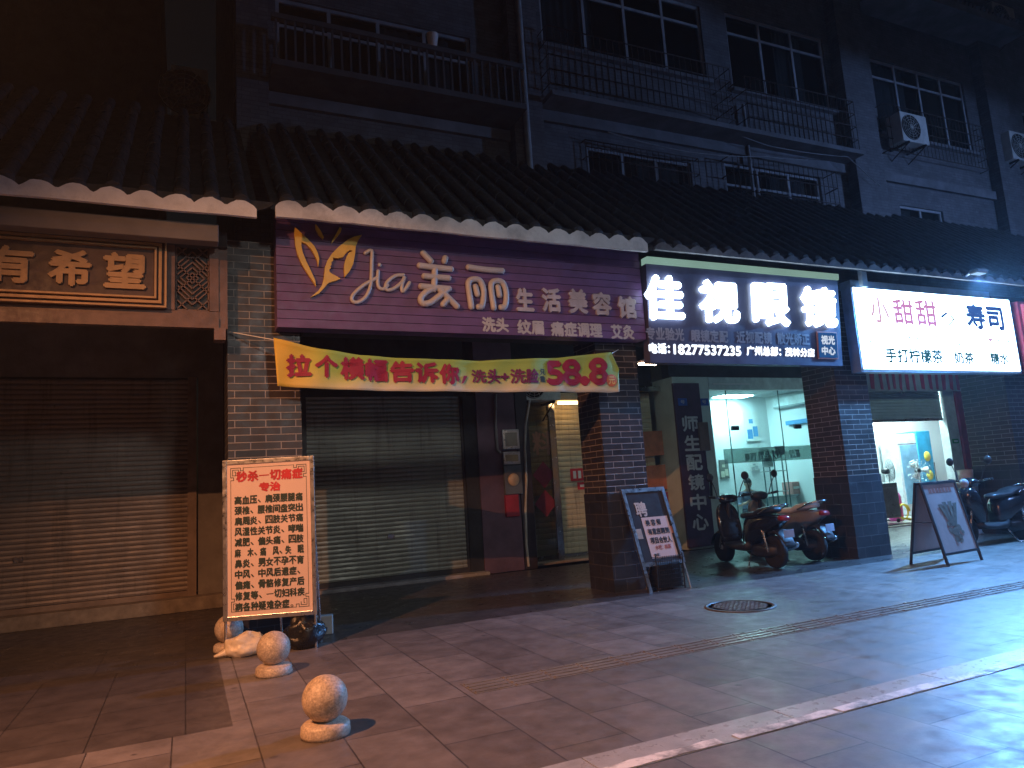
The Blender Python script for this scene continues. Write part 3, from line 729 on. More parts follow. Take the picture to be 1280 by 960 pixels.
# white sushi light box
YQ = 8.38
q0 = pbox(1068,358,461,1268,376,463,YQ)
qx0, qx1, qz0, qz1 = 10.5, 14.86, 3.15, 4.58
qs = thing('sushi_light_box', 'glowing white light box sign with pink and blue characters', 'sign', ((qx0+qx1)/2,YQ,qz0))
m_boxside = M('blue_grey_metal', (.30,.42,.55), .4, .3)
cs = MB(); cs.box(qx0-.05, qx1+.05, YQ+.02, YQ+.22, qz0-.05, qz0-.002); cs.box(qx0-.05, qx1-.6, YQ+.0, YQ+.24, qz1+.002, qz1+.13); cs.box(qx0-.05, qx0-.002, YQ+.01, YQ+.22, qz0-.002, qz1+.002); cs.box(qx1+.002, qx1+.05, YQ+.01, YQ+.22, qz0-.002, qz1+.002)
cs.box(qx0, qx1, YQ+.2, YQ+.22, qz0, qz1)
cs.build('casing', m_boxside, qs)
MB().box(qx0, qx1, YQ, YQ+.05, qz0, qz1).build('lit_face', EM('white_light_box', (.52,.74,1), 9), qs)
fq = lambda x, z, d: (x, YQ-.003-d, z)
a = MB(); a.text('小', pbox(1088,372,402,1110,374,404,YQ), fq, 0, .01); a.build('faint_lettering', EM('pale_pink_film', (.85,.5,.66), .8), qs)
a = MB()
for ch, bb in (('甜',(1117,374,404,1141,376,406)),('甜',(1145,375,406,1170,377,408))): a.text(ch, pbox(*bb,YQ), fq, 0, .012)
a.build('pink_lettering', EM('pink_film', (.75,.3,.6), .8), qs)
a = MB(); a.text('寿司', pbox(1208,381,410,1253,383,412,YQ), fq, 0, .022); a.build('blue_lettering', EM('blue_film', (.05,.13,.5), .5), qs)
a = MB()
def qpt(zx, zy): return at(1060+zx/5.818, 340+zy/5.818, YQ)
a.prism([qpt(*p) for p in ((672,322),(712,290),(722,302),(684,336))], YQ-.006, YQ-.003); a.build('sushi_mark', EM('blue_mark_film', (.06,.15,.5), .5), qs)
a = MB(); a.prism([qpt(*p) for p in ((745,312),(775,345),(728,400),(722,395),(760,345),(740,320))], YQ-.006, YQ-.003)
for p in ((440,470),(640,465),(805,520),(160,500),(1022,210),(500,475),(1090,490),(1160,500)): a.prism([qpt(p[0],p[1]),qpt(p[0]+14,p[1]+4),qpt(p[0]+8,p[1]+14),qpt(p[0]-5,p[1]+10)], YQ-.006, YQ-.003)
a.build('leaf_mark', EM('green_film', (.35,.45,.4), .6), qs)
a = MB(); a.prism([qpt(*p) for p in ((1005,480),(1055,485),(1035,510))], YQ-.006, YQ-.003); a.prism([qpt(*p) for p in ((1135,265),(1150,255),(1145,285))], YQ-.006, YQ-.003); a.prism([qpt(*p) for p in ((895,395),(915,400),(905,412))], YQ-.006, YQ-.003); a.build('petal_mark', EM('mauve_film', (.75,.45,.65), .8), qs)
a = MB()
for body, bb in (('手打柠檬茶',(1107,435,453,1178,438,454)),('奶茶',(1193,440,454,1217,441,455)),('糖水',(1238,441,455,1260,442,455))): a.text(body, pbox(*bb,YQ), fq, 0, .010)
a.build('teal_lettering', EM('teal_film', (.06,.25,.27), .4), qs)
# bracket post between the two lit signs, next pink sign at the edge of the frame
xb_, zb_ = at(1079,352,8.3)
tg = MB(); tg.box(xb_-.06, xb_+.06, 8.26, 8.34, zb_-.1, zb_+.42); tag(tg.build('sign_bracket', M('pale_blue_metal', (.45,.55,.62), .5)), 'pale metal bracket standing on the corner of the white light box', 'bracket')
ns = thing('pink_light_box', 'glowing pink shop sign cut off by the right edge of the picture', 'sign', (17,8.38,3.2))
MB().box(14.99, 19.4, 8.3, 8.5, 3.1, 4.55, .02).build('casing', M('red_casing', (.45,.03,.07), .45), ns)
MB().box(15.06, 19.33, 8.27, 8.297, 3.17, 4.48).build('lit_face', EM('pink_light_face', (.95,.25,.45), .7), ns)

# ------------------------------------------------------------------ yellow banner
TOP = [(342,422),(372,430),(400,437),(450,444),(520,449),(600,451),(660,449),(700,447),(740,443),(762,441),(773,462)]
BOT = [(347,482),(372,484),(400,486),(450,488),(520,489),(600,490),(660,490),(700,490),(740,490),(762,491),(773,490)]
YN = 8.26
def bany(x, z): return YN + .022*math.sin(x*5.1+z*3) + .014*math.sin(x*11.7-z*6) + .03*max(0, (z-3.12))
bn = thing('advertising_banner', 'yellow green cloth banner with red characters strung below the purple sign', 'banner', (3.2,YN,2.8))
tops = [at(a,c,YN) for a, c in TOP]; bots = [at(a,c,YN) for a, c in BOT]
NU, NV = 90, 12; V = []
for i in range(NU+1):
    u = i/NU*(len(tops)-1); k = min(int(u), len(tops)-2); f = u-k
    tx = tops[k][0]*(1-f)+tops[k+1][0]*f; tz = tops[k][1]*(1-f)+tops[k+1][1]*f
    bx_ = bots[k][0]*(1-f)+bots[k+1][0]*f; bz_ = bots[k][1]*(1-f)+bots[k+1][1]*f
    for j in range(NV+1):
        v = j/NV; X = bx_+(tx-bx_)*v; Z = bz_+(tz-bz_)*v
        edge = .045*math.exp(-((1-v)/.08)**2)   # folded upper hem
        V.append((X, bany(X,Z)-edge*.5, Z))
F_ = [(i*(NV+1)+j, (i+1)*(NV+1)+j, (i+1)*(NV+1)+j+1, i*(NV+1)+j+1) for i in range(NU) for j in range(NV)]
mt, nt, b = base_mat('printed_banner_cloth')
tcg = node(nt, 'ShaderNodeTexCoord').outputs['Generated']; sep = node(nt, 'ShaderNodeSeparateXYZ'); nt.links.new(tcg, sep.inputs[0])
n = noise(nt, node(nt, 'ShaderNodeTexCoord').outputs['Object'], 2.2, 3)
ad = node(nt, 'ShaderNodeMath', operation='MULTIPLY_ADD'); nt.links.new(n.outputs['Fac'], ad.inputs[0]); ad.inputs[1].default_value = .35; nt.links.new(sep.outputs['Z'], ad.inputs[2])
vr = ramp(nt, ad.outputs[0], .22, .62, (.68,.64,.50,1), (.34,.50,.10,1))
e = vr.color_ramp.elements.new(.42); e.color = (.54,.58,.22,1)
hr = ramp(nt, sep.outputs['X'], .03, .14, (1,1,1,1), (0,0,0,1))
c = mix(nt, hr.outputs['Color'], vr.outputs['Color'], (.70,.47,.06))
nt.links.new(c, b.inputs['Base Color']); b.inputs['Roughness'].default_value = .6
o = MB().add(V, F_, True).build('cloth', mt, bn); sol = o.modifiers.new('thickness', 'SOLIDIFY'); sol.thickness = .003; sol.offset = 1
fb = lambda x, z, d: (x, bany(x,z)-.02-d, z)
mt_r = M('crimson_print', (.30,.012,.05), .6, 0, .1); a = MB()
for ch, (l, t_, b_, r_, t2, b2) in zip('拉个横幅告诉你', ((359,442,470,388,446,470),(394,445,471,421,447,472),(426,447,474,454,449,475),(457,450,476,484,450,476),(489,452,477,516,453,477),(519,454,478,546,455,478),(549,456,480,572,457,480))):
    a.text(ch, pbox(l,t_,b_,r_,t2,b2,YN), fb, 0, .014, 0, 0)
a.prism([(at(*p,YN)[0], at(*p,YN)[1]) for p in ((579,470),(584,470),(579,479),(576,480))], 0, .002, fb)
for ch, (l, t_, b_, r_, t2, b2) in (('5',(684,454,480,702,452,480)),('8',(704,452,480,725,450,480)),('.',(727,472,480,735,472,480)),('8',(737,450,480,756,449,480))):
    a.text(ch, pbox(l,t_,b_,r_,t2,b2,YN), fb, 0, .024, 0, 0)
a.build('red_lettering', mt_r, bn)
a = MB()
for ch, (l, t_, b_, r_, t2, b2) in zip('洗头+洗脸', ((590,463,478,607,462,478),(609,462,479,625,462,479),(626,467,475,636,467,475),(638,462,479,655,462,479),(656,462,479,671,462,479))):
    a.text(ch, pbox(l,t_,b_,r_,t2,b2,YN), fb, 0, .008, 0, 0)
a.build('maroon_lettering', M('maroon_print', (.18,.02,.10), .6), bn)
a = MB(); a.text('只', pbox(674,462,469,680,462,469,YN), fb, 0, .004); a.text('需', pbox(674,471,478,680,471,478,YN), fb, 0, .004); a.build('small_lettering', m_ink, bn)
a = MB(); cx_, cz_ = at(763,476,YN); a.prism([(cx_+.085*math.cos(k*math.pi/12), cz_+.085*math.sin(k*math.pi/12)) for k in range(24)], 0, .003, fb); a.build('round_badge', M('orange_print', (.65,.18,.06), .6), bn)
a = MB(); a.text('元', (cx_-.05, cx_+.05, cz_-.05, cz_+.05), fb, 0, .004, .006); a.build('badge_lettering', M('yellow_print', (.8,.6,.2), .6), bn)
for (p, q, e_) in (((342,422),(.43+.02,8.6,3.5),0),((762,441),(5.75,8.64,3.42),1)):
    x, z = at(*p, YN); MB().tube([(x, bany(x,z)-.01, z-.02), q], .006, 5).build('tie_cord', m_white, bn)

# ------------------------------------------------------------------ boards on the pavement
BX, BY, BA = .353, 8.226, -.332
b1 = thing('advert_board', 'tall pink advert board on two legs with red heading and rows of dark characters', 'advert board', (BX,BY,0), BA)
W, L0, HB = .955, .341, 1.656
mtp = M('pink_poster_paper', (.74,.54,.47), .55, 0, .05, 2)
MB().box(.04, W-.04, -.006, .012, L0+.04, L0+HB-.04).build('poster', mtp, b1, True)
f = MB(); f.box(0,.045,-.02,.02,L0,L0+HB,.004); f.box(W-.045,W,-.02,.02,L0,L0+HB,.004); f.box(.045,W-.045,-.02,.02,L0,L0+.045,.004); f.box(.045,W-.045,-.02,.02,L0+HB-.045,L0+HB,.004)
f.build('frame', m_alu, b1, True)
for x in (.0225, W-.0225):
    MB().tube([(x,0,0),(x,0,L0)], .014, 8).build('leg', m_alu, b1, True)
for x in (W*.55, W-.0225):
    MB().tube([(x,.0,L0+HB*.75),(x,.30,.0)], .012, 8).build('back_strut', m_alu, b1, True)
fl_ = lambda x, z, d: (x, -.009-d, z)
S_ = HB/1.656
def line(mb, body, x0, x1, ztop, h, bold=.003):
    n_ = len(body); w_ = (x1-x0)/n_
    for i, ch in enumerate(body):
        if ch == ' ': continue
        xa_ = x0+w_*i+w_*.05; xb_2 = x0+w_*(i+1)-w_*.05
        if ch == '。':
            cx_d, cz_d = xa_+.02, ztop-h*.85
            mb.tube([(cx_d+.012*math.cos(k*.785), -.011, cz_d+.012*math.sin(k*.785)) for k in range(8)], .003, 4, closed=True); continue
        if ch in '、。':
            zc = ztop-h*.85; mb.prism([(xa_,zc+.02),(xa_+.012,zc+.026),(xa_+.034,zc-.002),(xa_+.022,zc-.008)], 0, .001, fl_); continue
        if ch == '一': mb.prism([(xa_,ztop-h*.55),(xb_2,ztop-h*.53),(xb_2,ztop-h*.43),(xa_,ztop-h*.45)], 0, .001, fl_); continue
        mb.text(ch, (xa_, xb_2, ztop-h, ztop), fl_, 0, bold)
ztop = L0+HB
hd = MB(); line(hd, '秒杀一切痛症', .14, W-.12, ztop-.125, .105, .006); line(hd, '专治', .375, .60, ztop-.255, .09, .006); hd.build('heading_lettering', m_red, b1, True)
rows = ['高血压、肩颈腰腿痛','颈椎、腰椎间盘突出','肩周炎、四肢关节痛','风湿性关节炎、哮喘','减肥、偏头痛、四肢','麻 木、痛 风、失 眠','鼻炎、男女不孕不育','中风、中风后遗症、','偏瘫、骨骼修复产后','修复等、一切妇科疾','病各种疑难杂症。']
tx = MB()
for i, r_ in enumerate(rows):
    x1_ = W-.125 if len(r_) >= 9 else .12+(W-.245)*len(r_)/9
    if ' ' in r_: x1_ = W-.125
    line(tx, r_, .12, x1_, ztop-.385-i*.1095, .082, .0035)
tx.build('body_lettering', m_ink, b1, True)
kn = MB()
def kbar(x0,z0,x1,z1,w_=.004): kn.box(min(x0,x1)-w_/2, max(x0,x1)+w_/2, -.0085, -.0065, min(z0,z1)-w_/2, max(z0,z1)+w_/2)
xl, xr, zl, zr = .085, W-.085, L0+.09, L0+HB-.085
kbar(xl,zl+.13,xl,zr-.13); kbar(xr,zl+.13,xr,zr-.13); kbar(xl+.13,zl,xr-.13,zl); kbar(xl+.13,zr,xr-.13,zr)
for sx, x in ((1,xl),(-1,xr)):
    for sz, z in ((1,zl),(-1,zr)):
        q = lambda a_, c_: (x+sx*a_, z+sz*c_)
        for p0_, p1_ in (((0,.13),(.03,.13)),((.03,.13),(.03,.1)),((.03,.1),(.0,.1)),((0,.1),(0,0)),((0,0),(.1,0)),((.1,0),(.1,.03)),((.1,.03),(.13,.03)),((.13,.03),(.13,0)),((.02,.02),(.08,.02)),((.08,.02),(.08,.05)),((.02,.02),(.02,.08)),((.02,.08),(.05,.08)),((.05,.08),(.05,.04)),((.05,.04),(.04,.04))):
            kbar(*q(*p0_), *q(*p1_), .006)
kn.build('key_border', m_ink, b1, True)

# hiring board leaning on its frame by the middle pillar
b2 = thing('recruitment_board', 'black recruitment board in a silver frame leaning by the middle pillar', 'advert board', (5.70,8.34,0), -.02)
LE = .205; SK = .10
def f2(x, z, d): return (x - z*SK*.9, math.sin(LE)*z - d, math.cos(LE)*z)
def fbox(mb, x0, x1, z0, z1, d0, d1): return mb.prism([(x0,z0),(x1,z0),(x1,z1),(x0,z1)], d0, d1, f2)
W2, La, Hb = .72, .34, 1.09
fbox(MB(), .04, W2-.04, La+.03, La+Hb-.03, -.01, .004).build('poster', M('black_poster', (.022,.02,.024), .75), b2, True)
f = MB()
fbox(f, 0,.05,-.0,La+Hb,-.02,.02); fbox(f, W2-.05,W2,La,La+Hb,-.02,.02); fbox(f,.05,W2-.05,La,La+.055,-.018,.018); fbox(f,.05,W2-.05,La+Hb-.055,La+Hb,-.018,.018)
f.build('frame', m_alu, b2, True)
MB().tube([f2(W2-.025, La, 0), f2(W2-.025, 0, 0)], .012, 8).build('leg', m_alu, b2, True)
MB().tube([f2(.2, La+.1, -.02), (.18, .33, 0)], .012, 8).build('back_strut', m_alu, b2, True)
pw0, pw1, pz0_, pz1_ = .20, .635, La+.10, La+.67
fbox(MB(), pw0, pw1, pz0_, pz1_, .0045, .007).build('notice_paper', M('pinkish_paper', (.62,.50,.48), .6, 0, .05), b2, True)
a = MB(); a.text('聘', (.15,.33,La+.69,La+.89), f2, 0, .006, .006); a.build('white_lettering', m_letter, b2, True)
a = MB()
for i, (body, x0, x1) in enumerate((('美 容 师', .25, .50), ('有意应聘到', .25, .60), ('项目合伙人', .25, .60))):
    a.text(body, (x0, x1, La+.55-i*.125, La+.635-i*.125), f2, 0, .004, .009)
a.text('电话：', (.25,.34,La+.125,La+.165), f2, 0, .002, .009)
a.build('dark_lettering', M('black_ink', (.03,.025,.03), .6), b2, True)
a = MB(); a.text('水吧：底薪', (.30,.56,La+.215,La+.275), f2, 0, .002, .009); a.build('red_lettering', M('faded_red_ink', (.4,.13,.12), .6), b2, True)
fbox(MB(), W2-.13, W2-.055, La+.42, La+.52, .0045, .006).build('photo_print', M('skin_tone_print', (.45,.2,.16), .6), b2, True)
fbox(MB(), .055, .15, La+.38, La+.52, .0045, .006).build('photo_print', M('pale_print', (.35,.33,.3), .6), b2, True)
# black wire crate behind and below it
bc = thing('wire_crate', 'black wire crate standing under the recruitment board', 'crate', (6.08,8.46,0), -.02)
g = MB()
for k in range(13):
    x = -.22+k*.44/12; g.tube([(x,-.13,.02),(x,-.13,.46)], .004, 4); g.tube([(x,.13,.02),(x,.13,.46)], .004, 4)
for k in range(8): z = .03+k*.06; g.tube([(-.22,-.13,z),(.22,-.13,z),(.22,.13,z),(-.22,.13,z)], .004, 4, closed=True)
for sx in (-.22,.22):
    for sy in (-.13,.13): g.tube([(sx,sy,0),(sx,sy,.48)], .010, 6)
g.build('wire_cage', m_black, bc, True)
MB().box(-.2,.2,-.11,.11,.03,.36,.02).build('plastic_tub', m_black, bc, True)

# A frame board before the sushi shop
ab = thing('menu_board', 'A frame menu board with faded food print standing before the lit open shop', 'menu board', (9.97,7.04,0), .08)
W3, H3, LN3 = .91, 1.23, .20
m_abf = M('black_board_frame', (.03,.03,.035), .5)
for sgn, nm in ((1,'front'),(-1,'back')):
    y0 = 0 if sgn == 1 else .56
    f3 = lambda x, z, d, y0=y0, sgn=sgn: (x, y0 + sgn*(math.sin(LN3)*z - d), math.cos(LN3)*z)
    f = MB()
    for (xa_, xb_2, za_, zb_2) in ((0,.035,0,H3),(W3-.035,W3,0,H3),(.035,W3-.035,.15,.185),(.035,W3-.035,H3-.035,H3)):
        f.prism([(xa_,za_),(xb_2,za_),(xb_2,zb_2),(xa_,zb_2)], -.015, .015, f3)
    f.build('frame', m_abf, ab, True)
    f = MB(); f.prism([(.035,.185),(W3-.035,.185),(W3-.035,H3-.035),(.035,H3-.035)], -.004, .004, f3); pn = f.build('panel', M('faded_menu_print', (.45,.39,.38), .5, 0, .15, 3), ab, True)
    if sgn == 1:
        h = MB()
        for k in range(7): xx = .16+k*.085; h.prism([(xx,H3-.17),(xx+.065,H3-.17),(xx+.065,H3-.10),(xx,H3-.10)], .005, .006, f3)
        h.build('heading_print', M('rust_print', (.4,.16,.12), .6), pn, True)
        h = MB()
        for k in range(26):
            a_ = random.uniform(0, 6.28); rr = random.uniform(.0,.2); xx, zz = .5+rr*math.cos(a_)*.9, .48+rr*math.sin(a_)*.8; r2 = random.uniform(.03,.06)
            h.prism([(xx+r2*math.cos(q*math.pi/4), zz+r2*.8*math.sin(q*math.pi/4)) for q in range(8)], .0045+k*.0002, .0055+k*.0002, f3)
        for a_ in (1.1,1.4,1.75,2.05): h.prism([(.5+.1*math.cos(a_)-.02,.55),(.5+.1*math.cos(a_)+.02,.55),(.5+.42*math.cos(a_)+.05,.62+.3*math.sin(a_)),(.5+.42*math.cos(a_)-.05,.62+.3*math.sin(a_))], .0105, .0115, f3)
        h.build('food_print', M('olive_grey_print', (.17,.16,.13), .6, 0, .4, 12), pn, True)
MB().tube([(.02,.12,.62),(.02,.44,.62)], .008, 6).build('cross_bar', m_abf, ab, True)

# ------------------------------------------------------------------ bollards
m_gran = M('speckled_granite', (.50,.40,.31), .45, 0, .4, 70, .2, 45, (.33,.26,.21))
nt = m_gran.node_tree; b = nt.nodes['Principled BSDF']; src = b.inputs['Base Color'].links[0].from_socket
n = noise(nt, node(nt, 'ShaderNodeTexCoord').outputs['Object'], 9, 8, .75)
nt.links.new(mix(nt, ramp(nt, n.outputs['Fac'], .55, .68, (0,0,0,1), (.75,.75,.75,1)).outputs['Color'], src, (.16,.12,.095)), b.inputs['Base Color'])
bo = thing('stone_bollard', 'nearest round stone ball bollard on a disc base, brightly lit by the street lamp', 'bollard', (.83,5.02,0), 0, 'stone ball bollards on the pavement')
MB().lathe([(.155,0),(.16,.025),(.155,.068),(.138,.085),(.08,.092),(0,.094)], seg=40).build('base', m_gran, bo, True)
MB().sphere((0,0,.228), .146, 40).build('ball', m_gran, bo, True)
for (x, y, lab) in ((.72,7.02,'second stone ball bollard standing just before the pink advert board'),(.42,8.47,'farthest stone ball bollard half hidden behind the left leg of the pink board')):
    c = copy_tree(bo); c.location = (x,y,0); c.rotation_euler.z = x*3; c['label'] = lab

# ------------------------------------------------------------------ rubbish
def lump(name, label, cat, loc, sc, mat, seed, spike=None):
    rnd = random.Random(seed); bm = bmesh.new(); bmesh.ops.create_icosphere(bm, subdivisions=4, radius=1)
    from mathutils import noise as mn
    for v in bm.verts:
        p = v.co.copy(); k = 1 + .22*mn.noise(p*1.7+Vector((seed,0,0))) + .10*mn.noise(p*4.5+Vector((0,seed,0))) + .05*abs(mn.noise(p*11))
        v.co = Vector((p.x*sc[0]*k, p.y*sc[1]*k, max(0, (p.z*.8+.62)*sc[2]*k)))
    mb = MB().bm(bm, None, True)
    t = thing(name, label, cat, loc); mb.build('bag', mat, t, True)
    if spike: 
        k = MB(); k.lathe([(.03,0),(.022,.04),(.06,.09),(.075,.12),(.05,.11),(.0,.06)], spike, 10); k.build('knot', mat, t, True)
    return t
gx, gy = ground(304,822)
t = lump('plastic_bag', 'white plastic bag of rubbish on the ground under the pink advert board', 'bag', (gx+.02,gy+.12,0), (.21,.15,.15), M('white_plastic_film', (.78,.66,.52), .4, 0, .1, 4, .3, 12), 3)
MB().loft([(-.29,.03,.02,.008),(-.25,.035,.035,.018),(-.2,.05,.045,.03),(-.14,.06,.05,.05)], 10).build('handle', MATS['white_plastic_film'], t, True)
gx, gy = ground(380,812)
lump('rubbish_bag', 'black rubbish bag slumped at the foot of the left brick pillar', 'bag', (gx+.02,gy+.1,0), (.2,.17,.24), M('black_plastic_film', (.012,.012,.013), .3, 0, .1, 4, .5, 14), 8, (0,0,.27))
gx, gy = ground(402,793)
t = thing('electrical_box', 'small white electrical box on the ground beside the black rubbish bag', 'box', (gx,gy,0), -.2)
MB().box(-.13,.13,-.06,.06,.0,.21,.012).build('case', M('off_white_plastic', (.5,.48,.45), .5), t, True)
MB().lathe([(0,-.062),(.03,-.066),(.032,-.06)], (-.03,0,.11), 12, 'Y').build('socket', m_black, t, True)

# manhole
gx, gy = ground(925,758)
t = thing('manhole_cover', 'round iron manhole cover set in the pavement', 'manhole cover', (gx,gy,0))
MB().lathe([(.40,.0),(.40,.012),(.36,.012),(.36,.006)], seg=40).build('rim', M('worn_iron_rim', (.12,.11,.105), .5, .1), t, True)
g = MB(); g.lathe([(.355,.0),(.355,.006),(0,.006)], seg=40)
for k in range(-5,6):
    for j in range(-5,6):
        if (k*k+j*j) < 24: g.box(k*.065-.02, k*.065+.02, j*.065-.02, j*.065+.02, .006, .011)
g.build('lid', M('cast_iron', (.15,.135,.13), .55, 0, .3, 10), t, True)

# ------------------------------------------------------------------ scooters
def scooter(label, loc, heading, paint, seatmat, look=0, helmetbox=False):
    t = thing('motor_scooter', label, 'scooter', (*loc,0), heading)
    t.scale = (1.1,1.1,1.1)
    P = lambda mb, n_, mt_: mb.build(n_, mt_, t, True)
    m_tr = M('dark_plastic_trim', (.02,.02,.022), .5); m_ch = m_steel
    for x in (.62, -.62):
        w = MB(); w.lathe([(.15,-.045),(.19,-.05),(.225,-.04),(.235,0),(.225,.04),(.19,.05),(.15,.045)], (x,0,.235), 28, 'Y'); wo = P(w, 'wheel', m_rubber)
        r_ = MB(); r_.lathe([(.152,-.035),(.14,-.02),(.14,.02),(.152,.035)], (x,0,.235), 24, 'Y')
        for k in range(5):
            a_ = k*2*math.pi/5; r_.tube([(x,0,.235),(x+.145*math.cos(a_),0,.235+.145*math.sin(a_))], .016, 6)
        r_.lathe([(0,-.05),(.04,-.05),(.04,.05),(0,.05)], (x,0,.235), 14, 'Y')
        r_.build('rim', m_alu, wo, True)
    # front fender, fork, leg shield and nose
    f = MB()
    for k in range(9):
        pass
    arc = [(.62+.275*math.cos(R(a_)), .235+.275*math.sin(R(a_))) for a_ in range(10, 171, 16)]
    vs = []; n_ = len(arc)
    for (x, z) in arc:
        dx, dz = x-.62, z-.235
        for k in range(7):
            q = (k-3)/3; s_ = 1-.10*q*q*1.5
            vs.append((.62+dx*s_, .085*q, .235+dz*s_))
    f.add(vs, [(i*7+k, i*7+k+1, (i+1)*7+k+1, (i+1)*7+k) for i in range(n_-1) for k in range(6)], True)
    fe = P(f, 'front_fender', paint); so = fe.modifiers.new('thickness','SOLIDIFY'); so.thickness = .008
    fk = MB()
    for s_ in (-1,1): fk.tube([(.62,.075*s_,.235),(.50,.07*s_,.62)], .018, 8)
    P(fk, 'fork', m_ch)
    sh = MB(); sh.loft([(.36,.40,.17,.06),(.385,.5,.2,.20),(.43,.62,.205,.27),(.47,.68,.19,.26),(.53,.72,.15,.20),(.575,.74,.09,.12),(.60,.74,.03,.05)], 24, 2.8); P(sh, 'leg_shield', paint)
    hc = MB(); hc.loft([(.30,.985,.06,.05),(.34,1.0,.15,.065),(.40,1.0,.165,.075),(.46,.985,.12,.065),(.50,.97,.05,.04)], 20, 2.4); hco = P(hc, 'handlebar_cowl', paint if look != 2 else m_tr)
    hl = MB(); hl.lathe([(0,.03),(.05,.028),(.075,.012),(.08,0)], (.50,0,.985), 18, 'X'); hl.build('headlight', M('headlight_lens', (.5,.5,.52), .1, .3), t, True)
    MB().tube([(.42,0,.62),(.38,0,.98)], .03, 10).build('steering_column', m_tr, t, True)
    hb_ = MB(); hb_.tube([(.36,-.36,1.04),(.37,-.2,1.02),(.38,0,.99),(.37,.2,1.02),(.36,.36,1.04)], .013, 8); hbo = P(hb_, 'handlebar', m_ch)
    for s_ in (-1,1):
        MB().tube([(.36,.25*s_,1.03),(.345,.38*s_,1.045)], .021, 10).build('grip', m_rubber, hbo, True)
        MB().tube([(.40,.24*s_,1.02),(.43,.36*s_,1.03)], .007, 6).build('brake_lever', m_ch, hbo, True)
        mi = MB(); mi.tube([(.37,.2*s_,1.03),(.35,.25*s_,1.18),(.33,.31*s_,1.30)], .008, 6); mo = mi.build('mirror', m_tr, hbo, True)
        ml_ = MB(); ml_.lathe([(0,-.014),(.045,-.012),(.068,0),(.06,.014),(0,.016)], (.33,.33*s_,1.345), 18, 'X'); ml_.build('mirror_head', m_tr, mo, True)
    # floorboard, under-seat body, tail
    fb_ = MB(); fb_.loft([(.42,.33,.14,.05),(.35,.29,.17,.045),(.1,.27,.18,.045),(-.12,.28,.18,.06),(-.2,.32,.16,.08)], 18, 3.2); P(fb_, 'floorboard', m_tr)
    bd_ = MB(); bd_.loft([(-.06,.46,.10,.17),(-.14,.50,.155,.22),(-.3,.55,.175,.205),(-.5,.60,.175,.16),(-.68,.655,.15,.11),(-.84,.70,.10,.065),(-.92,.72,.04,.03)], 24, 2.7); P(bd_, 'rear_body', paint)
    st_ = MB(); st_.loft([(.0,.735,.06,.03),(-.06,.745,.12,.045),(-.2,.755,.145,.05),(-.38,.765,.15,.05),(-.46,.80,.15,.06),(-.62,.83,.14,.055),(-.74,.835,.10,.04),(-.78,.83,.05,.02)], 22, 2.8); P(st_, 'seat', seatmat)
    gr = MB(); gr.tube([(-.52,.15,.78),(-.72,.15,.86),(-.88,.10,.90),(-.92,0,.905),(-.88,-.10,.90),(-.72,-.15,.86),(-.52,-.15,.78)], .013, 8); P(gr, 'grab_rail', m_ch)
    en = MB(); en.loft([(-.2,.25,.10,.08),(-.35,.24,.13,.10),(-.6,.25,.13,.09),(-.72,.26,.06,.06)], 16, 3); P(en, 'engine', m_tr)
    ex = MB(); ex.loft([(-.32,.20,.02,.02,-.16),(-.42,.22,.05,.05,-.17),(-.75,.30,.055,.055,-.18),(-.86,.33,.045,.045,-.18),(-.90,.34,.025,.025,-.18)], 14, 2); P(ex, 'exhaust', m_ch)
    rf = MB(); rf.loft([(-.62,.50,.10,.03),(-.78,.53,.11,.03),(-.90,.44,.10,.03),(-.97,.34,.09,.02)], 14, 3); rfo = P(rf, 'rear_fender', m_tr)
    MB().box(-.965,-.955,-.085,.085,.45,.56,.003).build('number_plate', M('plate_blue_grey', (.33,.4,.5), .4), rfo, True)
    tl_ = MB(); tl_.loft([(-.87,.72,.095,.045),(-.92,.715,.085,.04),(-.95,.70,.05,.02)], 14, 2.6); P(tl_, 'tail_light', M('red_lens', (.22,.015,.02), .12))
    sh2 = MB()
    for s_ in (-1,1): sh2.tube([(-.55,.13*s_,.60),(-.62,.12*s_,.24)], .02, 8); sh2.tube([(-.57+.03*math.sin(k*1.57),.13*s_+.03*math.cos(k*1.57),.54-.25*k/28) for k in range(29)], .006, 4)
    P(sh2, 'rear_shock', m_ch)
    ks = MB(); ks.tube([(-.2,.1,.2),(-.26,.22,.0)], .012, 6); ks.tube([(-.26,.22,.01),(-.33,.24,.01)], .012, 6); P(ks, 'kickstand', m_ch)
    if helmetbox:
        c = MB(); c.box(-.98,-.66,-.19,.19,.9,1.16,.05); P(c, 'top_box', m_tr)
    return t
m_bronze = M('bronze_paint', (.20,.185,.17), .35, .2, .12, 5, 0, 40, None, .2)
m_paleseat = M('pale_seat_cover', (.62,.60,.58), .6)
m_seatblk = M('black_seat_vinyl', (.02,.02,.022), .45, 0, .2, 6, .1, 60)
sA = scooter('black motor scooter parked nearest, tail towards the street', (8.55,9.5), R(84), m_blackgloss, m_seatblk, 1)
sB = scooter('bronze motor scooter with pale seat parked behind the black one', (9.53,9.72), R(91), m_bronze, m_paleseat, 2)
sC = scooter('black motor scooter side on before the right pillar, nose behind the menu board', (13.2,8.35), R(176), m_blackgloss, m_seatblk, 1)

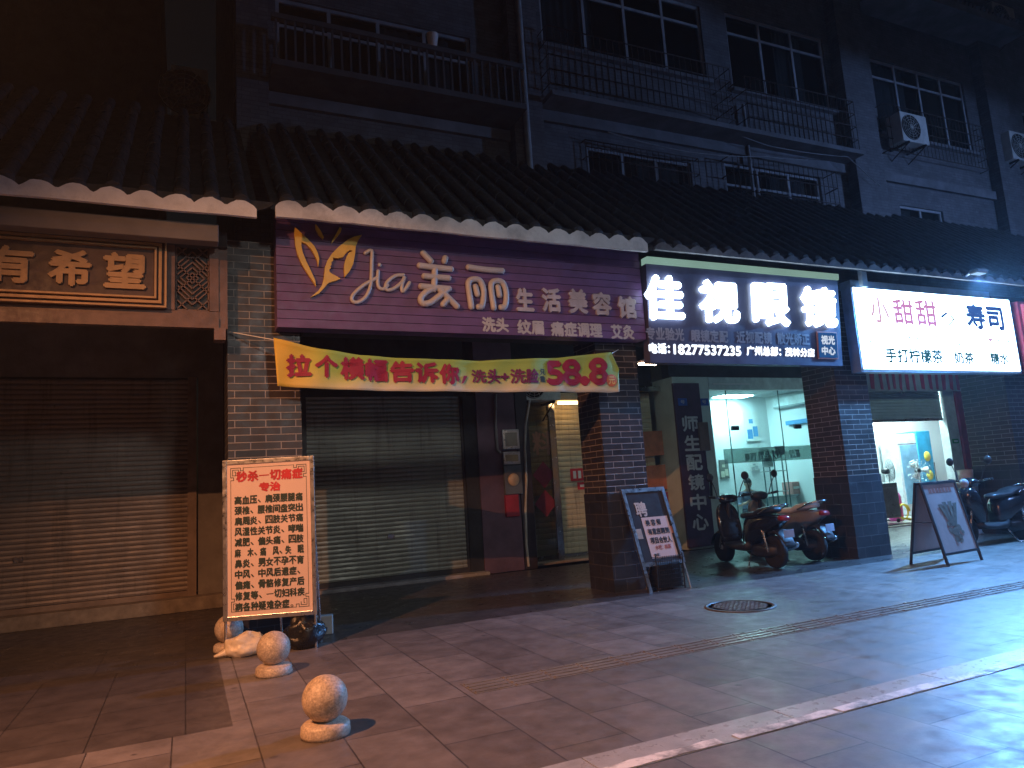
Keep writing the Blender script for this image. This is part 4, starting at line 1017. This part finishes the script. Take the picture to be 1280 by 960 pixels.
# ------------------------------------------------------------------ lit glass shop
m_inw = M('white_shop_wall', (.78,.80,.80), .7, 0, .04, 2)
m_ceil = M('white_ceiling', (.74,.76,.76), .8, 0, .04, 2)
m_tile = BRICK('pale_floor_tile', (.55,.53,.5), (.6,.58,.55), (.3,.3,.3), .6, .6, .004, .25, 0, .2)
GX0, GX1, GY1, GH = 10.6, 14.6, 14.9, 3.56
def room(x0, x1, y0, y1, h, z0=.02):
    b = MB(); b.add([(x0,y1,z0),(x1,y1,z0),(x1,y1,h),(x0,y1,h)], [(0,1,2,3)])
    b.add([(x0,y0,z0),(x0,y1,z0),(x0,y1,h),(x0,y0,h)], [(0,1,2,3)]); b.add([(x1,y1,z0),(x1,y0,z0),(x1,y0,h),(x1,y1,h)], [(0,1,2,3)])
    b.build('shop_wall', m_inw, EB)
    MB().add([(x0,y0,h),(x1,y0,h),(x1,y1,h),(x0,y1,h)], [(3,2,1,0)]).build('shop_ceiling', m_ceil, EB)
    MB().add([(x0,y0-.3,z0),(x1,y0-.3,z0),(x1,y1,z0),(x0,y1,z0)], [(0,1,2,3)]).build('shop_floor', m_tile, EB)
room(GX0, GX1, 12.6, GY1, GH)
m_panel_l = EM('cool_panel_light', (.52,.95,1.0), 80)
def light_panel(label, x, y, z, w, d, mat, group):
    t = thing('ceiling_light', label, 'ceiling light', (x,y,z), 0, group)
    MB().box(-w/2-.03, w/2+.03, -d/2-.03, d/2+.03, -.03, -.004, .005).build('frame', m_white, t, True)
    MB().box(-w/2, w/2, -d/2, d/2, -.042, -.031).build('diffuser', mat, t, True)
for (a, b_, lab) in ((906,481,'smaller bright ceiling light near the front of the glass shop'),(916,494,'larger bright ceiling light deeper inside the glass shop')):
    d = fw + rt*((a-640)/FPX) - up*((b_-480)/FPX); tt = (GH-CAM_H)/d.z
    light_panel(lab, min(d.x*tt, 13.6), d.y*tt, GH, 1.0, .4, m_panel_l, 'ceiling lights of the glass shop')
YGL = 12.58
gs = thing('glass_shopfront', 'frameless glass shop front with black clips and a frosted lettered band', 'shop front', (12.6,YGL,0))
MB().box(10.62, 14.6, YGL-.1, YGL+.1, 3.42, 3.70, .01).build('header', M('pale_green_header', (.5,.58,.54), .5), gs)
m_gl = GLASS('shop_glass', (.86,.97,.97), .06, .03)
gxs = [10.66, at(912,540,YGL)[0], at(926,540,YGL)[0]+1.25, 14.58]
for x0, x1 in zip(gxs, gxs[1:]): MB().box(x0+.006, x1-.006, YGL-.006, YGL+.006, .03, 3.40).build('glass_pane', m_gl, gs)
ed = MB()
for x in gxs[1:3]: ed.box(x-.008, x+.008, YGL-.009, YGL+.009, .03, 3.41)
ed.build('glass_edge', M('dark_glass_edge', (.05,.12,.12), .2), gs)
for a, b_ in ((920,535),(998,533)):
    x, z = at(a,b_,YGL-.03); MB().box(x-.1, x+.1, YGL-.03, YGL+.03, z-.05, z+.05, .006).build('clip', m_black, gs)
bb = pbox(906,565,578,1017,555,573,YGL-.01)
band = MB().box(bb[0]-.02, bb[1]+.1, YGL-.012, YGL-.008, bb[2]-.02, bb[3]+.02).build('frosted_band', GLASS('frosted_film', (.50,.58,.55), .35, .5), gs)
a = MB(); fg = lambda x,z,d:(x,YGL-.0135-d,z)
a.text('寿司', pbox(930,567,577,944,566,576,YGL), fg, 0, .004); a.text('饮品', pbox(947,565,576,962,563,575,YGL), fg, 0, .004)
x, z = at(971,568,YGL)
a.tube([(x+.1*math.cos(k*math.pi/10), YGL-.016, z+.1*math.sin(k*math.pi/10)) for k in range(20)], .012, 5, closed=True); a.box(x-.02,x+.02,YGL-.018,YGL-.0135,z-.05,z+.06)
a.text('奶茶', pbox(986,562,573,1000,561,572,YGL), fg, 0, .006)
a.build('lettering', M('dark_green_film', (.06,.1,.09), .5), band)
# things inside
YI = GY1-.03
def poster(label, a, b_, c, d, mats, Y=YI):
    x0, z1 = at(a,b_,Y); x1, z0 = at(c,d,Y)
    t = thing('poster', label, 'poster', ((x0+x1)/2,Y,z0))
    MB().box(x0,x1,Y-.01,Y,z0,z1).build('sheet', mats[0], t)
    g = MB(); w_, h_ = x1-x0, z1-z0
    for (u0,u1,v0,v1) in ((.12,.5,.08,.4),(.55,.9,.15,.5),(.3,.6,.6,.75)): g.box(x0+w_*u0,x0+w_*u1,Y-.014,Y-.0105,z0+h_*v0,z0+h_*v1)
    g.build('print', mats[1], t)
m_bluepr = M('blue_print', (.08,.28,.55), .6)
poster('white poster with blue pictures on the back wall of the glass shop', 929,515,950,551, (m_white, m_bluepr))
poster('plain pale notice low on the back wall of the glass shop', 937,577,949,588, (m_white, M('grey_print', (.4,.42,.42), .6)))
poster('dark framed picture at the left end of the glass shop back wall', 898,575,912,598, (M('dark_picture', (.12,.12,.11), .6), M('cream_print', (.5,.45,.35), .6)))
t = thing('wall_air_conditioner', 'white split air conditioner high on the right wall of the glass shop', 'air conditioner', (14.6,13.8,3.17))
MB().box(14.37, 14.59, 13.25, 14.47, 3.17, 3.49, .05).build('casing', M('ac_casing_white', (.62,.66,.66), .4), t)
MB().box(14.36, 14.40, 13.31, 14.41, 3.20, 3.225).build('louver', M('ac_slot_grey', (.2,.25,.25), .5), t)
t = thing('wall_shelf', 'narrow blue strip shelf below the air conditioner in the glass shop', 'shelf', (14.6,13.7,2.7)); MB().box(14.48,14.595,13.2,14.17,2.71,2.82,.01).build('board', m_bluepr, t)
# counter, display rack, carton
YC = 14.0
x0, z0 = at(935,650,YC); x1 = 14.0
t = thing('shop_counter', 'pale shop counter running across the glass shop', 'counter', ((x0+x1)/2,YC,.02))
MB().box(x0-.4,x1+.4,YC,YC+.5,.02,.86,.01).build('body', M('pale_counter_paint', (.42,.46,.45), .5), t)
MB().box(x0-.45,x1+.45,YC-.05,YC+.55,.863,.90,.008).build('worktop', M('grey_worktop', (.3,.33,.33), .35), t)
x, z = at(993,622,YC+.2)
t = thing('carton', 'reddish carton lying on the counter of the glass shop', 'box', (x,YC+.2,.905), .3)
MB().box(-.3,.3,-.15,.15,0,.32,.01).build('box', M('red_card', (.42,.2,.18), .7), t, True); MB().box(-.28,.28,-.152,-.1505,.14,.2).build('tape', m_white, t, True)
rk = thing('display_rack', 'thin metal display rack with card holders standing in the glass shop', 'rack', (at(964,600,13.5)[0],13.5,.02))
for dx in (-.2,.0,.16,.42): MB().tube([(dx,0,0),(dx-.0,0,2.05-.1*abs(dx))], .018, 6).build('upright', M('dark_teal_metal', (.08,.16,.17), .4, .4), rk, True)
for z in (.5,1.0,1.5): MB().box(-.22,.44,-.1,.1,z,z+.02).build('shelf', M('rack_shelf_grey', (.4,.44,.44), .4), rk, True)
for (dx, z) in ((-.3,1.62),(.12,1.9)): MB().box(dx-.02,dx+.3,-.13,-.12,z,z+.22).build('card', M('grey_card', (.4,.42,.4), .6), rk, True)

# ------------------------------------------------------------------ seated person
def person(label, loc, rz):
    t = thing('person', label, 'person', loc, rz)
    J = {'pelvis':(0,0,.52),'waist':(0,.0,.66),'chest':(0,-.06,.86),'upper':(0,-.10,.98),'neck':(0,-.13,1.05),'skull0':(0,-.16,1.11),'skull1':(0,-.19,1.20)}
    rad = {'pelvis':.15,'waist':.135,'chest':.15,'upper':.12,'neck':.052,'skull0':.07,'skull1':.06}
    E_ = [('pelvis','waist'),('waist','chest'),('chest','upper'),('upper','neck'),('neck','skull0'),('skull0','skull1')]
    for s_, n_ in ((1,'l'),(-1,'r')):
        J.update({n_+'hip':(.1*s_,-.03,.5),n_+'knee':(.14*s_,-.44,.52),n_+'ank':(.13*s_,-.42,.09),n_+'toe':(.14*s_,-.58,.045),
                  n_+'sh':(.18*s_,-.09,.96),n_+'el':(.25*s_,-.20,.70),n_+'wr':(.09*s_,-.40,.76),n_+'palm':(.065*s_,-.46,.79)})
        rad.update({n_+'hip':.10,n_+'knee':.062,n_+'ank':.042,n_+'toe':.035,n_+'sh':.068,n_+'el':.045,n_+'wr':.03,n_+'palm':.034})
        E_ += [('pelvis',n_+'hip'),(n_+'hip',n_+'knee'),(n_+'knee',n_+'ank'),(n_+'ank',n_+'toe'),('upper',n_+'sh'),(n_+'sh',n_+'el'),(n_+'el',n_+'wr'),(n_+'wr',n_+'palm')]
        for k in range(5):
            a_ = f'{n_}f{k}'; c_ = f'{n_}g{k}'
            if k < 4: J[a_] = ((.075-.012*k)*s_, -.50, .815-.008*k); J[c_] = ((.05-.012*k)*s_*.6, -.525, .835-.012*k)
            else: J[a_] = (.04*s_, -.47, .82); J[c_] = (.02*s_, -.49, .845)
            rad[a_] = .010; rad[c_] = .008; E_ += [(n_+'palm', a_), (a_, c_)]
    names = list(J); me = bpy.data.meshes.new('body'); me.from_pydata([J[k] for k in names], [(names.index(a_), names.index(c_)) for a_, c_ in E_], [])
    o = bpy.data.objects.new('body', me); COL.objects.link(o)
    sk = o.modifiers.new('skin','SKIN'); sub = o.modifiers.new('sub','SUBSURF'); sub.levels = sub.render_levels = 2
    for i, k in enumerate(names): me.skin_vertices[0].data[i].radius = (rad[k], rad[k]*(.85 if k in ('waist','chest','pelvis') else 1)); me.skin_vertices[0].data[i].use_root = (k == 'pelvis')
    bpy.context.view_layer.update()
    m2 = bpy.data.meshes.new_from_object(o.evaluated_get(bpy.context.evaluated_depsgraph_get())); bpy.data.objects.remove(o)
    m2.name = 'body'
    skin = M('skin', (.45,.27,.2), .5, 0, .08, 8); shirt = M('grey_blue_shirt', (.22,.26,.36), .8, 0, .15, 9, .2, 40); trous = M('dark_trousers', (.03,.035,.05), .85)
    m2.materials.clear(); [m2.materials.append(q) for q in (skin, shirt, trous)]
    for p in m2.polygons:
        c = p.center; p.use_smooth = True
        p.material_index = 0
        if c.z > .60 and c.z < 1.02 and c.y > -.30 and (abs(c.x) < .2 or c.z > .72): p.material_index = 1
        elif c.z <= .60: p.material_index = 2
    bo_ = bpy.data.objects.new('body', m2); COL.objects.link(bo_); bo_.parent = t
    hd_ = MB(); hd_.sphere((0,-.205,1.20), .1, 24, (.82,1,1.18)); hd_.sphere((0,-.31,1.175), .018, 8, (.8,1,1.3))
    for s_ in (-1,1): hd_.sphere((.083*s_,-.195,1.19), .024, 8, (.5,1,1.4))
    hd_.sphere((0,-.295,1.135), .02, 8, (1.5,.5,.4)); hd_.build('head', skin, t, True)
    ey = MB()
    for s_ in (-1,1): ey.sphere((.032*s_,-.296,1.205), .011, 8)
    ey.build('eyes', m_black, t, True)
    ha = MB()
    bm = bmesh.new(); bmesh.ops.create_uvsphere(bm, u_segments=24, v_segments=14, radius=.108)
    bmesh.ops.delete(bm, geom=[v for v in bm.verts if v.co.z < .0 and v.co.y < -.02 or v.co.z < -.06], context='VERTS')
    ha.bm(bm, Matrix.Translation((0,-.195,1.215)) @ Matrix.Diagonal((.86,1.02,1.15,1)), True); ha.build('hair', M('black_hair', (.012,.011,.012), .5, 0, .3, 30, .4, 90), t, True)
    return t
xp, zp_ = at(938,612,13.3)
pz = .08
person('person in a grey blue shirt sitting with head bowed inside the glass shop', (xp, 13.4, pz), R(-35))
t = thing('stool', 'small stool under the seated person in the glass shop', 'stool', (xp, 13.4, .02))
MB().lathe([(.17,.40),(.18,.42),(.17,.44),(0,.445)], seg=20).build('seat', M('stool_teal', (.2,.3,.32), .5), t, True)
for k in range(4):
    a_ = k*math.pi/2+.5; MB().tube([(.13*math.cos(a_),.13*math.sin(a_),.40),(.18*math.cos(a_),.18*math.sin(a_),0)], .015, 6).build('leg', m_steel, t, True)

# ------------------------------------------------------------------ open lit shop on the right
SX0, SX1, SY1, SH = 15.35, 22.3, 14.9, 3.72
room(SX0, SX1, 12.62, SY1, SH, .03)
m_panel_r = EM('white_cyan_panel', (.62,.96,1.0), 110)
light_panel('bright ceiling light inside the open shop behind the menu board', 18.6, 13.9, SH, 1.8, .5, m_panel_r, 'ceiling lights of the open shop')
light_panel('second ceiling light just inside the half raised shutter', 17.4, 13.1, SH, 1.2, .3, m_panel_r, 'ceiling lights of the open shop')
zsb = at(1140,527,12.6)[1]
shutter('roller_shutter', 'half raised grey roller shutter over the bright open shop', 15.5, 18.45, zsb, 3.7, 12.56, M('blue_grey_shutter', (.60,.66,.66), .5, .2, .08), .078, m_alu, False)
MB().box(18.47, 18.9, 12.45, 12.68, 0, 3.7, .01).build('painted_wall', M('white_door_jamb', (.62,.66,.66), .5), EB)
MB().box(18.9, 19.75, 12.38, 12.9, 0, 3.7, .01).build('painted_wall', M('red_wall_paint', (.36,.03,.06), .5), EB)
xg, zg = at(1200,551,12.4); t = thing('exit_plate', 'small green plate on the white door jamb of the open shop', 'plate', (xg,12.43,zg)); MB().box(18.55,18.8,12.43,12.445,zg-.06,zg+.06,.003).build('plate', M('green_plate', (.02,.32,.12), .4), t); MB().box(18.6,18.75,12.425,12.43,zg-.025,zg+.025).build('mark', m_white, t)
va = thing('striped_valance', 'grey shop valance with ragged red marks below the white light box', 'valance', (17,12.3,3.2))
vz0, vz1 = at(1130,489,12.3)[1], at(1130,462,12.3)[1]
MB().box(15.4, 19.1, 12.3, 12.32, vz0, vz1+.2).build('board', M('grey_valance', (.35,.36,.4), .6), va)
rs2 = MB(); x = 15.55
while x < 18.9:
    w_ = random.uniform(.10,.2); k = random.uniform(-.05,.05)
    rs2.prism([(x,vz0+random.uniform(.02,.08)),(x+w_*.7,vz0+random.uniform(.0,.06)),(x+w_+k,vz1+.1),(x+k,vz1+.1)], 12.29, 12.297); x += w_+random.uniform(.1,.24)
rs2.build('red_marks', M('valance_red', (.38,.03,.1), .6), va)
def inb(a, b_, Y): return at(a, b_, Y)
Y = 14.2
x0, z1 = at(1119,543,Y); x1, _ = at(1148,548,Y)
t = thing('display_fridge', 'tall white display fridge with a blue glass door in the open shop', 'fridge', ((x0+x1)/2,Y,.03))
MB().box(x0,x1,Y,Y+.55,.05,z1,.02).build('body', M('fridge_white', (.7,.74,.75), .4), t)
MB().box(x0+.1,x1-.08,Y-.03,Y-.002,.35,z1-.32,.01).build('door', M('fridge_blue_glass', (.16,.32,.44), .15), t)
MB().box(x0+.02,x1-.02,Y-.02,Y-.002,z1-.28,z1-.02,.006).build('header_panel', M('fridge_header', (.55,.6,.6), .4), t)
Y = 14.15; x0, z1 = at(1144,539,Y); x1, _ = at(1162,541,Y)
t = thing('drinks_cabinet', 'tall bright blue drinks cabinet with yellow marks beside the white fridge', 'cabinet', ((x0+x1)/2,Y,.03))
MB().box(x0,x1,Y,Y+.7,.05,z1,.02).build('body', M('cabinet_blue', (.03,.30,.5), .4), t)
for zz in (z1-.75, z1-1.3): MB().lathe([(0,-.012),(.14,-.01),(.15,0)], ((x0+x1)/2+.05,Y-.003,zz), 12, 'Y').build('print', M('yellow_mark', (.6,.55,.08), .5), t)
MB().box(x1-.08,x1-.04,Y-.05,Y-.004,.9,1.5,.01).build('handle', m_steel, t)
def fan(label, x, y, zc, rz, mat_c, group):
    t = thing('pedestal_fan', label, 'fan', (x,y,.03), rz, group)
    MB().lathe([(.22,0),(.21,.03),(.05,.05),(.03,.06)], seg=20).build('base', m_black, t, True)
    MB().tube([(0,0,.05),(0,0,zc)], .018, 8).build('pole', m_steel, t, True)
    MB().lathe([(0,-.02),(.07,-.02),(.08,.08),(.05,.16),(0,.17)], (0,0,zc), 14, 'Y').build('motor', m_black, t, True)
    g = MB()
    for k in range(5): r_ = .07+.06*k; yy = -.1+.05*(k/4)**2; g.tube([(r_*math.cos(q*math.pi/12), yy, zc+r_*math.sin(q*math.pi/12)) for q in range(24)], .005, 4, closed=True)
    for k in range(16):
        a_ = k*math.pi/8; g.tube([(.05*math.cos(a_),-.11,zc+.05*math.sin(a_)),(.31*math.cos(a_),-.05,zc+.31*math.sin(a_)),(.1*math.cos(a_),.03,zc+.1*math.sin(a_))], .004, 4)
    g.build('guard', mat_c, t, True)
    for k in range(3):
        a0 = k*2*math.pi/3; vs = []
        for i in range(6):
            rr = .05+.22*i/5
            for q in (-1,1): aa = a0+q*(.25+.25*math.sin(i/5*2.6)); vs.append((rr*math.cos(aa), -.05+.03*q, zc+rr*math.sin(aa)))
        bl_ = MB().add(vs, [(2*i,2*i+1,2*i+3,2*i+2) for i in range(5)], True).build('blade', M('fan_blade_grey', (.5,.54,.55), .35), t, True)
        s_ = bl_.modifiers.new('thickness','SOLIDIFY'); s_.thickness = .004
    return t
m_dkwire = M('dark_fan_wire', (.05,.07,.08), .4, .5)
Y = 13.4; x, z = at(1110,589,Y); fan('dark pedestal fan turned sideways above the pink gas bottle', x, Y, z-.03, R(60), m_dkwire, 'pedestal fans in the open shop')
Y = 13.5; x, z = at(1148,588,Y); fan('silver pedestal fan facing the street before the blue cabinet', x, Y, z-.03, R(-40), m_steel, 'pedestal fans in the open shop')
Y = 13.3; x, z = at(1119,640,Y)
t = thing('gas_bottle', 'pink gas bottle standing on the floor of the open shop', 'gas bottle', (x,Y,.03))
MB().lathe([(.15,0),(.16,.04),(.19,.1),(.195,.3),(.19,.62),(.15,.72),(.06,.78),(.05,.8),(0,.8)], seg=24).build('bottle', M('pink_bottle_paint', (.62,.06,.28), .35), t, True)
MB().lathe([(.11,.78),(.115,.9),(.105,.9),(.10,.78)], seg=18).build('collar', MATS['pink_bottle_paint'], t, True)
MB().lathe([(.03,.8),(.03,.88),(.05,.89),(.05,.92),(0,.92)], seg=10).build('valve', m_steel, t, True)
hz = MB(); xh, yh = x-.02, 13.0
hz.tube([(xh+.19*math.cos(k*.35), yh+.015*k*.2, .27+.19*math.sin(k*.35)) for k in range(24)] , .022, 8)
hz.tube([(xh-.15,yh,.10),(xh+.2,yh-.02,.07),(xh+.8,yh,.06),(xh+1.6,yh+.2,.055)], .022, 8); hz.tube([(xh-.18,yh+.03,.15),(xh+.1,yh+.0,.06),(xh+.5,yh+.06,.055)], .022, 8)
tag(hz.build('gas_hose', M('yellow_hose', (.75,.55,.02), .4)), 'coiled yellow gas hose lying before the pink gas bottle', 'hose')
Y = 12.95; x, z = at(1110,630,Y)
t = thing('trolley', 'grey metal trolley cabinet on castors beside the gas bottle', 'trolley', (x-.12,Y,.03))
MB().box(-.3,.3,-.2,.3,.14,1.02,.015).build('body', M('trolley_grey', (.24,.25,.25), .4, .4), t, True); MB().box(-.26,.26,-.215,-.2,.2,.9,.006).build('door', M('trolley_door', (.32,.34,.34), .35, .5), t, True)
for sx in (-.24,.24):
    for sy in (-.14,.24): MB().lathe([(0,-.02),(.05,-.02),(.05,.02),(0,.02)], (sx,sy,.06), 12, 'Y').build('castor', m_rubber, t, True)
MB().box(15.4,19.0,12.2,12.62,0,.03,.005).build('door_step', m_step, EB)
x, z = at(1215,600,10.0)
t = thing('white_bin', 'white plastic tub on a stand behind the handlebars of the right scooter', 'tub', (at(1214,640,9.6)[0],9.6,0))
MB().lathe([(.15,.62),(.19,1.0),(.23,1.0),(.23,1.06),(.2,1.06),(.16,.66),(0,.64)], seg=22).build('tub', M('white_tub_plastic', (.65,.68,.7), .4), t, True)
MB().lathe([(.18,.0),(.14,.05),(.13,.55),(.16,.618),(0,.62)], seg=16).build('stand', M('grey_stand', (.3,.32,.34), .5), t, True)
MB().lathe([(.13,1.06),(.15,1.3),(0,1.31)], seg=16).build('lid', MATS['white_tub_plastic'], t, True)

# ------------------------------------------------------------------ air conditioners, pipes and cables high on the fronts
def acpx(label, a, b_, Y, **kw):
    x, z = at(a, b_, Y); return ac_unit(label, x, Y, z, **kw)
acpx('outdoor air conditioner under the right hand upper window, its side panel pale', 1137, 183, YU-.3, w=.95, h=.75, d=.4, group='air conditioners on the upper front')
acpx('outdoor air conditioner at the top right corner beside the window hood', 1250, 44, YU-.3, w=1.0, h=.8, d=.4, group='air conditioners on the upper front')
acpx('outdoor air conditioner at the right edge of the picture below the pale panels', 1272, 205, YU-.3, w=1.0, h=.8, d=.4, group='air conditioners on the upper front')
acpx('outdoor air conditioner on the dark wall over the left eave', 237, 157, 13.2, w=.6, h=1.0, d=.5, group='air conditioners on the upper front')
for i, (a, b_, c, d, lab) in enumerate(((1238,126,1247,160,'tall pale panel fixed to the front above the right air conditioner'),(1244,166,1256,182,'short pale panel below the tall one above the right air conditioner'))):
    x0, z1 = at(a,b_,YU-.1); x1, z0 = at(c,d,YU-.1); t = thing('wall_panel', lab, 'panel', ((x0+x1)/2,YU-.1,z0)); MB().box(x0,x1,YU-.12,YU-.02,z0,z1,.01).build('sheet', M('pale_sheet_metal', (.6,.62,.65), .5), t)
for (a, b_, lab, r_) in ((648,100,'long drain pipe running down the front between the two upper bays',.06),(938,195,'thin pale pipe on the wall right of the barred window',.03)):
    x, z = at(a, b_, YU-.15)
    tag(MB().tube([(x,YU-.12 if r_ < .05 else YU-.36,z-1.6 if r_<.05 else 5.6),(x,YU-.12 if r_ < .05 else YU-.36,z+1.2 if r_<.05 else 15)], r_, 8).build('drain_pipe', M('grey_pvc_pipe', (.35,.36,.37), .5)), lab, 'pipe')
def wire(label, P_, r_=.012, Y=YU-.4):
    pts = [(at(a,c,Y)[0], Y, at(a,c,Y)[1]) for a, c in P_]; Q = []
    for i in range(len(pts)-1):
        p, q = Vector(pts[i]), Vector(pts[i+1])
        for k in range(8): t_ = k/8; v = p.lerp(q, t_); v.z -= .25*t_*(1-t_)*(q-p).length*.25; Q.append(v)
    Q.append(Vector(pts[-1])); tag(MB().tube(Q, r_, 5).build('overhead_cable', M('pale_cable', (.3,.3,.3), .6)), label, 'cable')
wire('cable looping across the upper front below the barred balcony', [(760,165),(860,190),(960,196),(1010,200)])
wire('pale cable running along the wall under the middle windows', [(720,225),(800,243),(930,262),(1030,268)])
wire('cable sagging over the optician roof to the right', [(880,150),(960,182),(1060,196),(1100,232)], .01)
x, z = at(543,97,YU-.75); t = thing('plant_pot', 'small pale pot standing on the left balcony parapet', 'pot', (x,YU-.75,8.83))
MB().lathe([(.07,0),(.1,.2),(.105,.22),(.09,.22),(.07,.04),(0,.04)], seg=16).build('pot', m_white, t, True)
MB().lathe([(0,.17),(.088,.17)], seg=16).build('soil', m_black, t, True)

# ------------------------------------------------------------------ street lamp and added fill lamps out of view
def post_lamp(label, x, y, h, col, power, aim, ang, blend, rim, yaw=0, back=1.3, drop=0, soft=.015):
    "full cut-off lamp: the light sits inside a housing whose rim hides it from everything above"
    t = thing('post_lamp', label, 'street lamp', (x,y,0), yaw, 'street lamps along the kerb')
    mp = M('lamp_post_paint', (.1,.1,.1), .5, .4)
    MB().lathe([(.12,0),(.12,.5),(.07,.55),(.055,h+.2),(0,h+.2)], (0,-back,0), seg=16).build('pole', mp, t, True)
    MB().tube([(0,-back,h+.1),(0,-back*.5,h+.25),(0,0,h+.25)], .035, 8).build('arm', mp, t, True)
    b = MB(); k = .34
    b.box(-k-.02,k+.02,-k-.02,k+.02,h+.14,h+.2,.01)
    b.box(-k-.02,-k,-k-.02,k+.02,h-rim,h+.139); b.box(k,k+.02,-k-.02,k+.02,h-rim,h+.139); b.box(-k,k,-k-.02,-k,h-rim,h+.139); b.box(-k,k,k,k+.02,h-rim,h+.139)
    hd_ = b.build('lamp_head', mp, t, True)
    MB().box(-.2,.2,-.2,.2,h+.1,h+.12).build('lens', EM('lens_'+label.split()[0], col, 3), hd_, True)
    l = bpy.data.lights.new('lamp', 'SPOT'); l.energy = power; l.color = col; l.spot_size = ang; l.spot_blend = blend; l.shadow_soft_size = soft
    lo = bpy.data.objects.new('lamp_light', l); COL.objects.link(lo); lo.location = (x, y, h-drop)
    d = Vector(aim)-lo.location; lo.rotation_euler = d.to_track_quat('-Z','Y').to_euler()
post_lamp('amber sodium street lamp on a post left of the bollards', -3.0, 3.4, 5.7, (1,.40,.16), 2900, (.9,4.7,.2), R(122), 1.0, .058)
post_lamp('neutral white fill lamp on an added post behind the middle of the pavement', 3.0, -5.5, 7.0, (.95,.97,.95), 950, (3.6,12.5,.5), R(52), 1.0, -.13, 0, 1.3, .7, .5)  # fill spot added to brighten shutters and shop fronts
post_lamp('cool blue fill lamp on an added post farther along the pavement', 20.5, 2.0, 8.0, (.24,.44,1), 1800, (15,7.5,3), R(170), 1.0, -.13)  # blue fill added for the right-hand upper front and pillars
# added fill light over the white light box, washing the pavement blue
fx, fy, fz = 12.9, 7.70, 4.76
t = thing('added_flood_light', 'small added blue fill light on an arm over the white light box', 'lamp', (fx,fy,fz))
MB().tube([(fx,7.93,4.80),(fx,7.85,4.83),(fx,fy+.05,fz+.07)], .02, 8).build('arm', m_alu, t)
MB().box(fx-.14,fx+.14,fy-.08,fy+.08,fz+.02,fz+.09,.01).build('housing', m_black, t)
MB().box(fx-.12,fx+.12,fy-.06,fy+.06,fz+.008,fz+.019).build('lens', EM('flood_lens', (.5,.75,1), .8), t)
l = bpy.data.lights.new('flood', 'SPOT'); l.energy = 5400; l.color = (.13,.42,1); l.spot_size = R(150); l.spot_blend = 1; l.shadow_soft_size = .1
lo = bpy.data.objects.new('added_flood_beam', l); COL.objects.link(lo); lo.location = (fx, fy-.02, fz-.12)
lo.rotation_euler = (Vector((10.2,5.2,0))-lo.location).to_track_quat('-Z','Y').to_euler()

for (x, lab) in ((8.2,'added arcade fill tube hidden behind the optician sign'),(13.0,'added arcade fill tube hidden behind the white light box'),(17.4,'added arcade fill tube hidden behind the pink light box')):
    t = thing('fill_tube', lab, 'lamp', (x,10.6,4.6), 0, 'added arcade fill tubes')  # unseen tubes added to brighten the shop fronts behind the signs
    MB().box(-.62,.62,-.05,.05,-.03,.03,.006).build('housing', m_white, t, True)
    MB().box(-.6,.6,-.04,.04,-.05,-.031).build('tube', EM('cool_fill_tube', (.6,.95,1), 26), t, True)

# ------------------------------------------------------------------ night sky and weak moon
wd = bpy.data.worlds.new('World'); SC.world = wd; wd.use_nodes = True; nt = wd.node_tree
bg = nt.nodes['Background']; sky = nt.nodes.new('ShaderNodeTexSky'); sky.sky_type = 'NISHITA'; sky.sun_disc = False
sky.sun_elevation = R(4); sky.sun_rotation = R(150)
nt.links.new(sky.outputs[0], bg.inputs['Color']); bg.inputs['Strength'].default_value = .0022
sun = bpy.data.lights.new('moon', 'SUN'); sun.energy = .004; sun.angle = R(.5); sun.color = (.7,.8,1)
so = bpy.data.objects.new('moon', sun); COL.objects.link(so); so.rotation_euler = (R(50),0,R(30))

HAZE = .0012  # thin volume added to hint at lens bloom around the lit signs
if HAZE:
    mt = bpy.data.materials.new('lens_bloom_haze'); mt.use_nodes = True; nt = mt.node_tree; nt.nodes.remove(nt.nodes['Principled BSDF'])
    pvn = nt.nodes.new('ShaderNodeVolumePrincipled'); pvn.inputs['Density'].default_value = HAZE; pvn.inputs['Color'].default_value = (.8,.85,.95,1); pvn.inputs['Anisotropy'].default_value = .35
    nt.links.new(pvn.outputs[0], nt.nodes['Material Output'].inputs['Volume'])
    tag(MB().box(-145,145,-145,145,-1.2,18).build('haze', mt), kind='stuff')
SC.render.engine = 'CYCLES'; SC.cycles.use_denoising = True
try: SC.cycles.denoiser = 'OPENIMAGEDENOISE'
except Exception: pass
SC.cycles.max_bounces = 8; SC.cycles.sample_clamp_indirect = 4; SC.cycles.transparent_max_bounces = 12
vs = SC.view_settings; vs.view_transform = 'Standard'; vs.look = 'None'; vs.exposure = 0; vs.gamma = 1; vs.use_curve_mapping = False
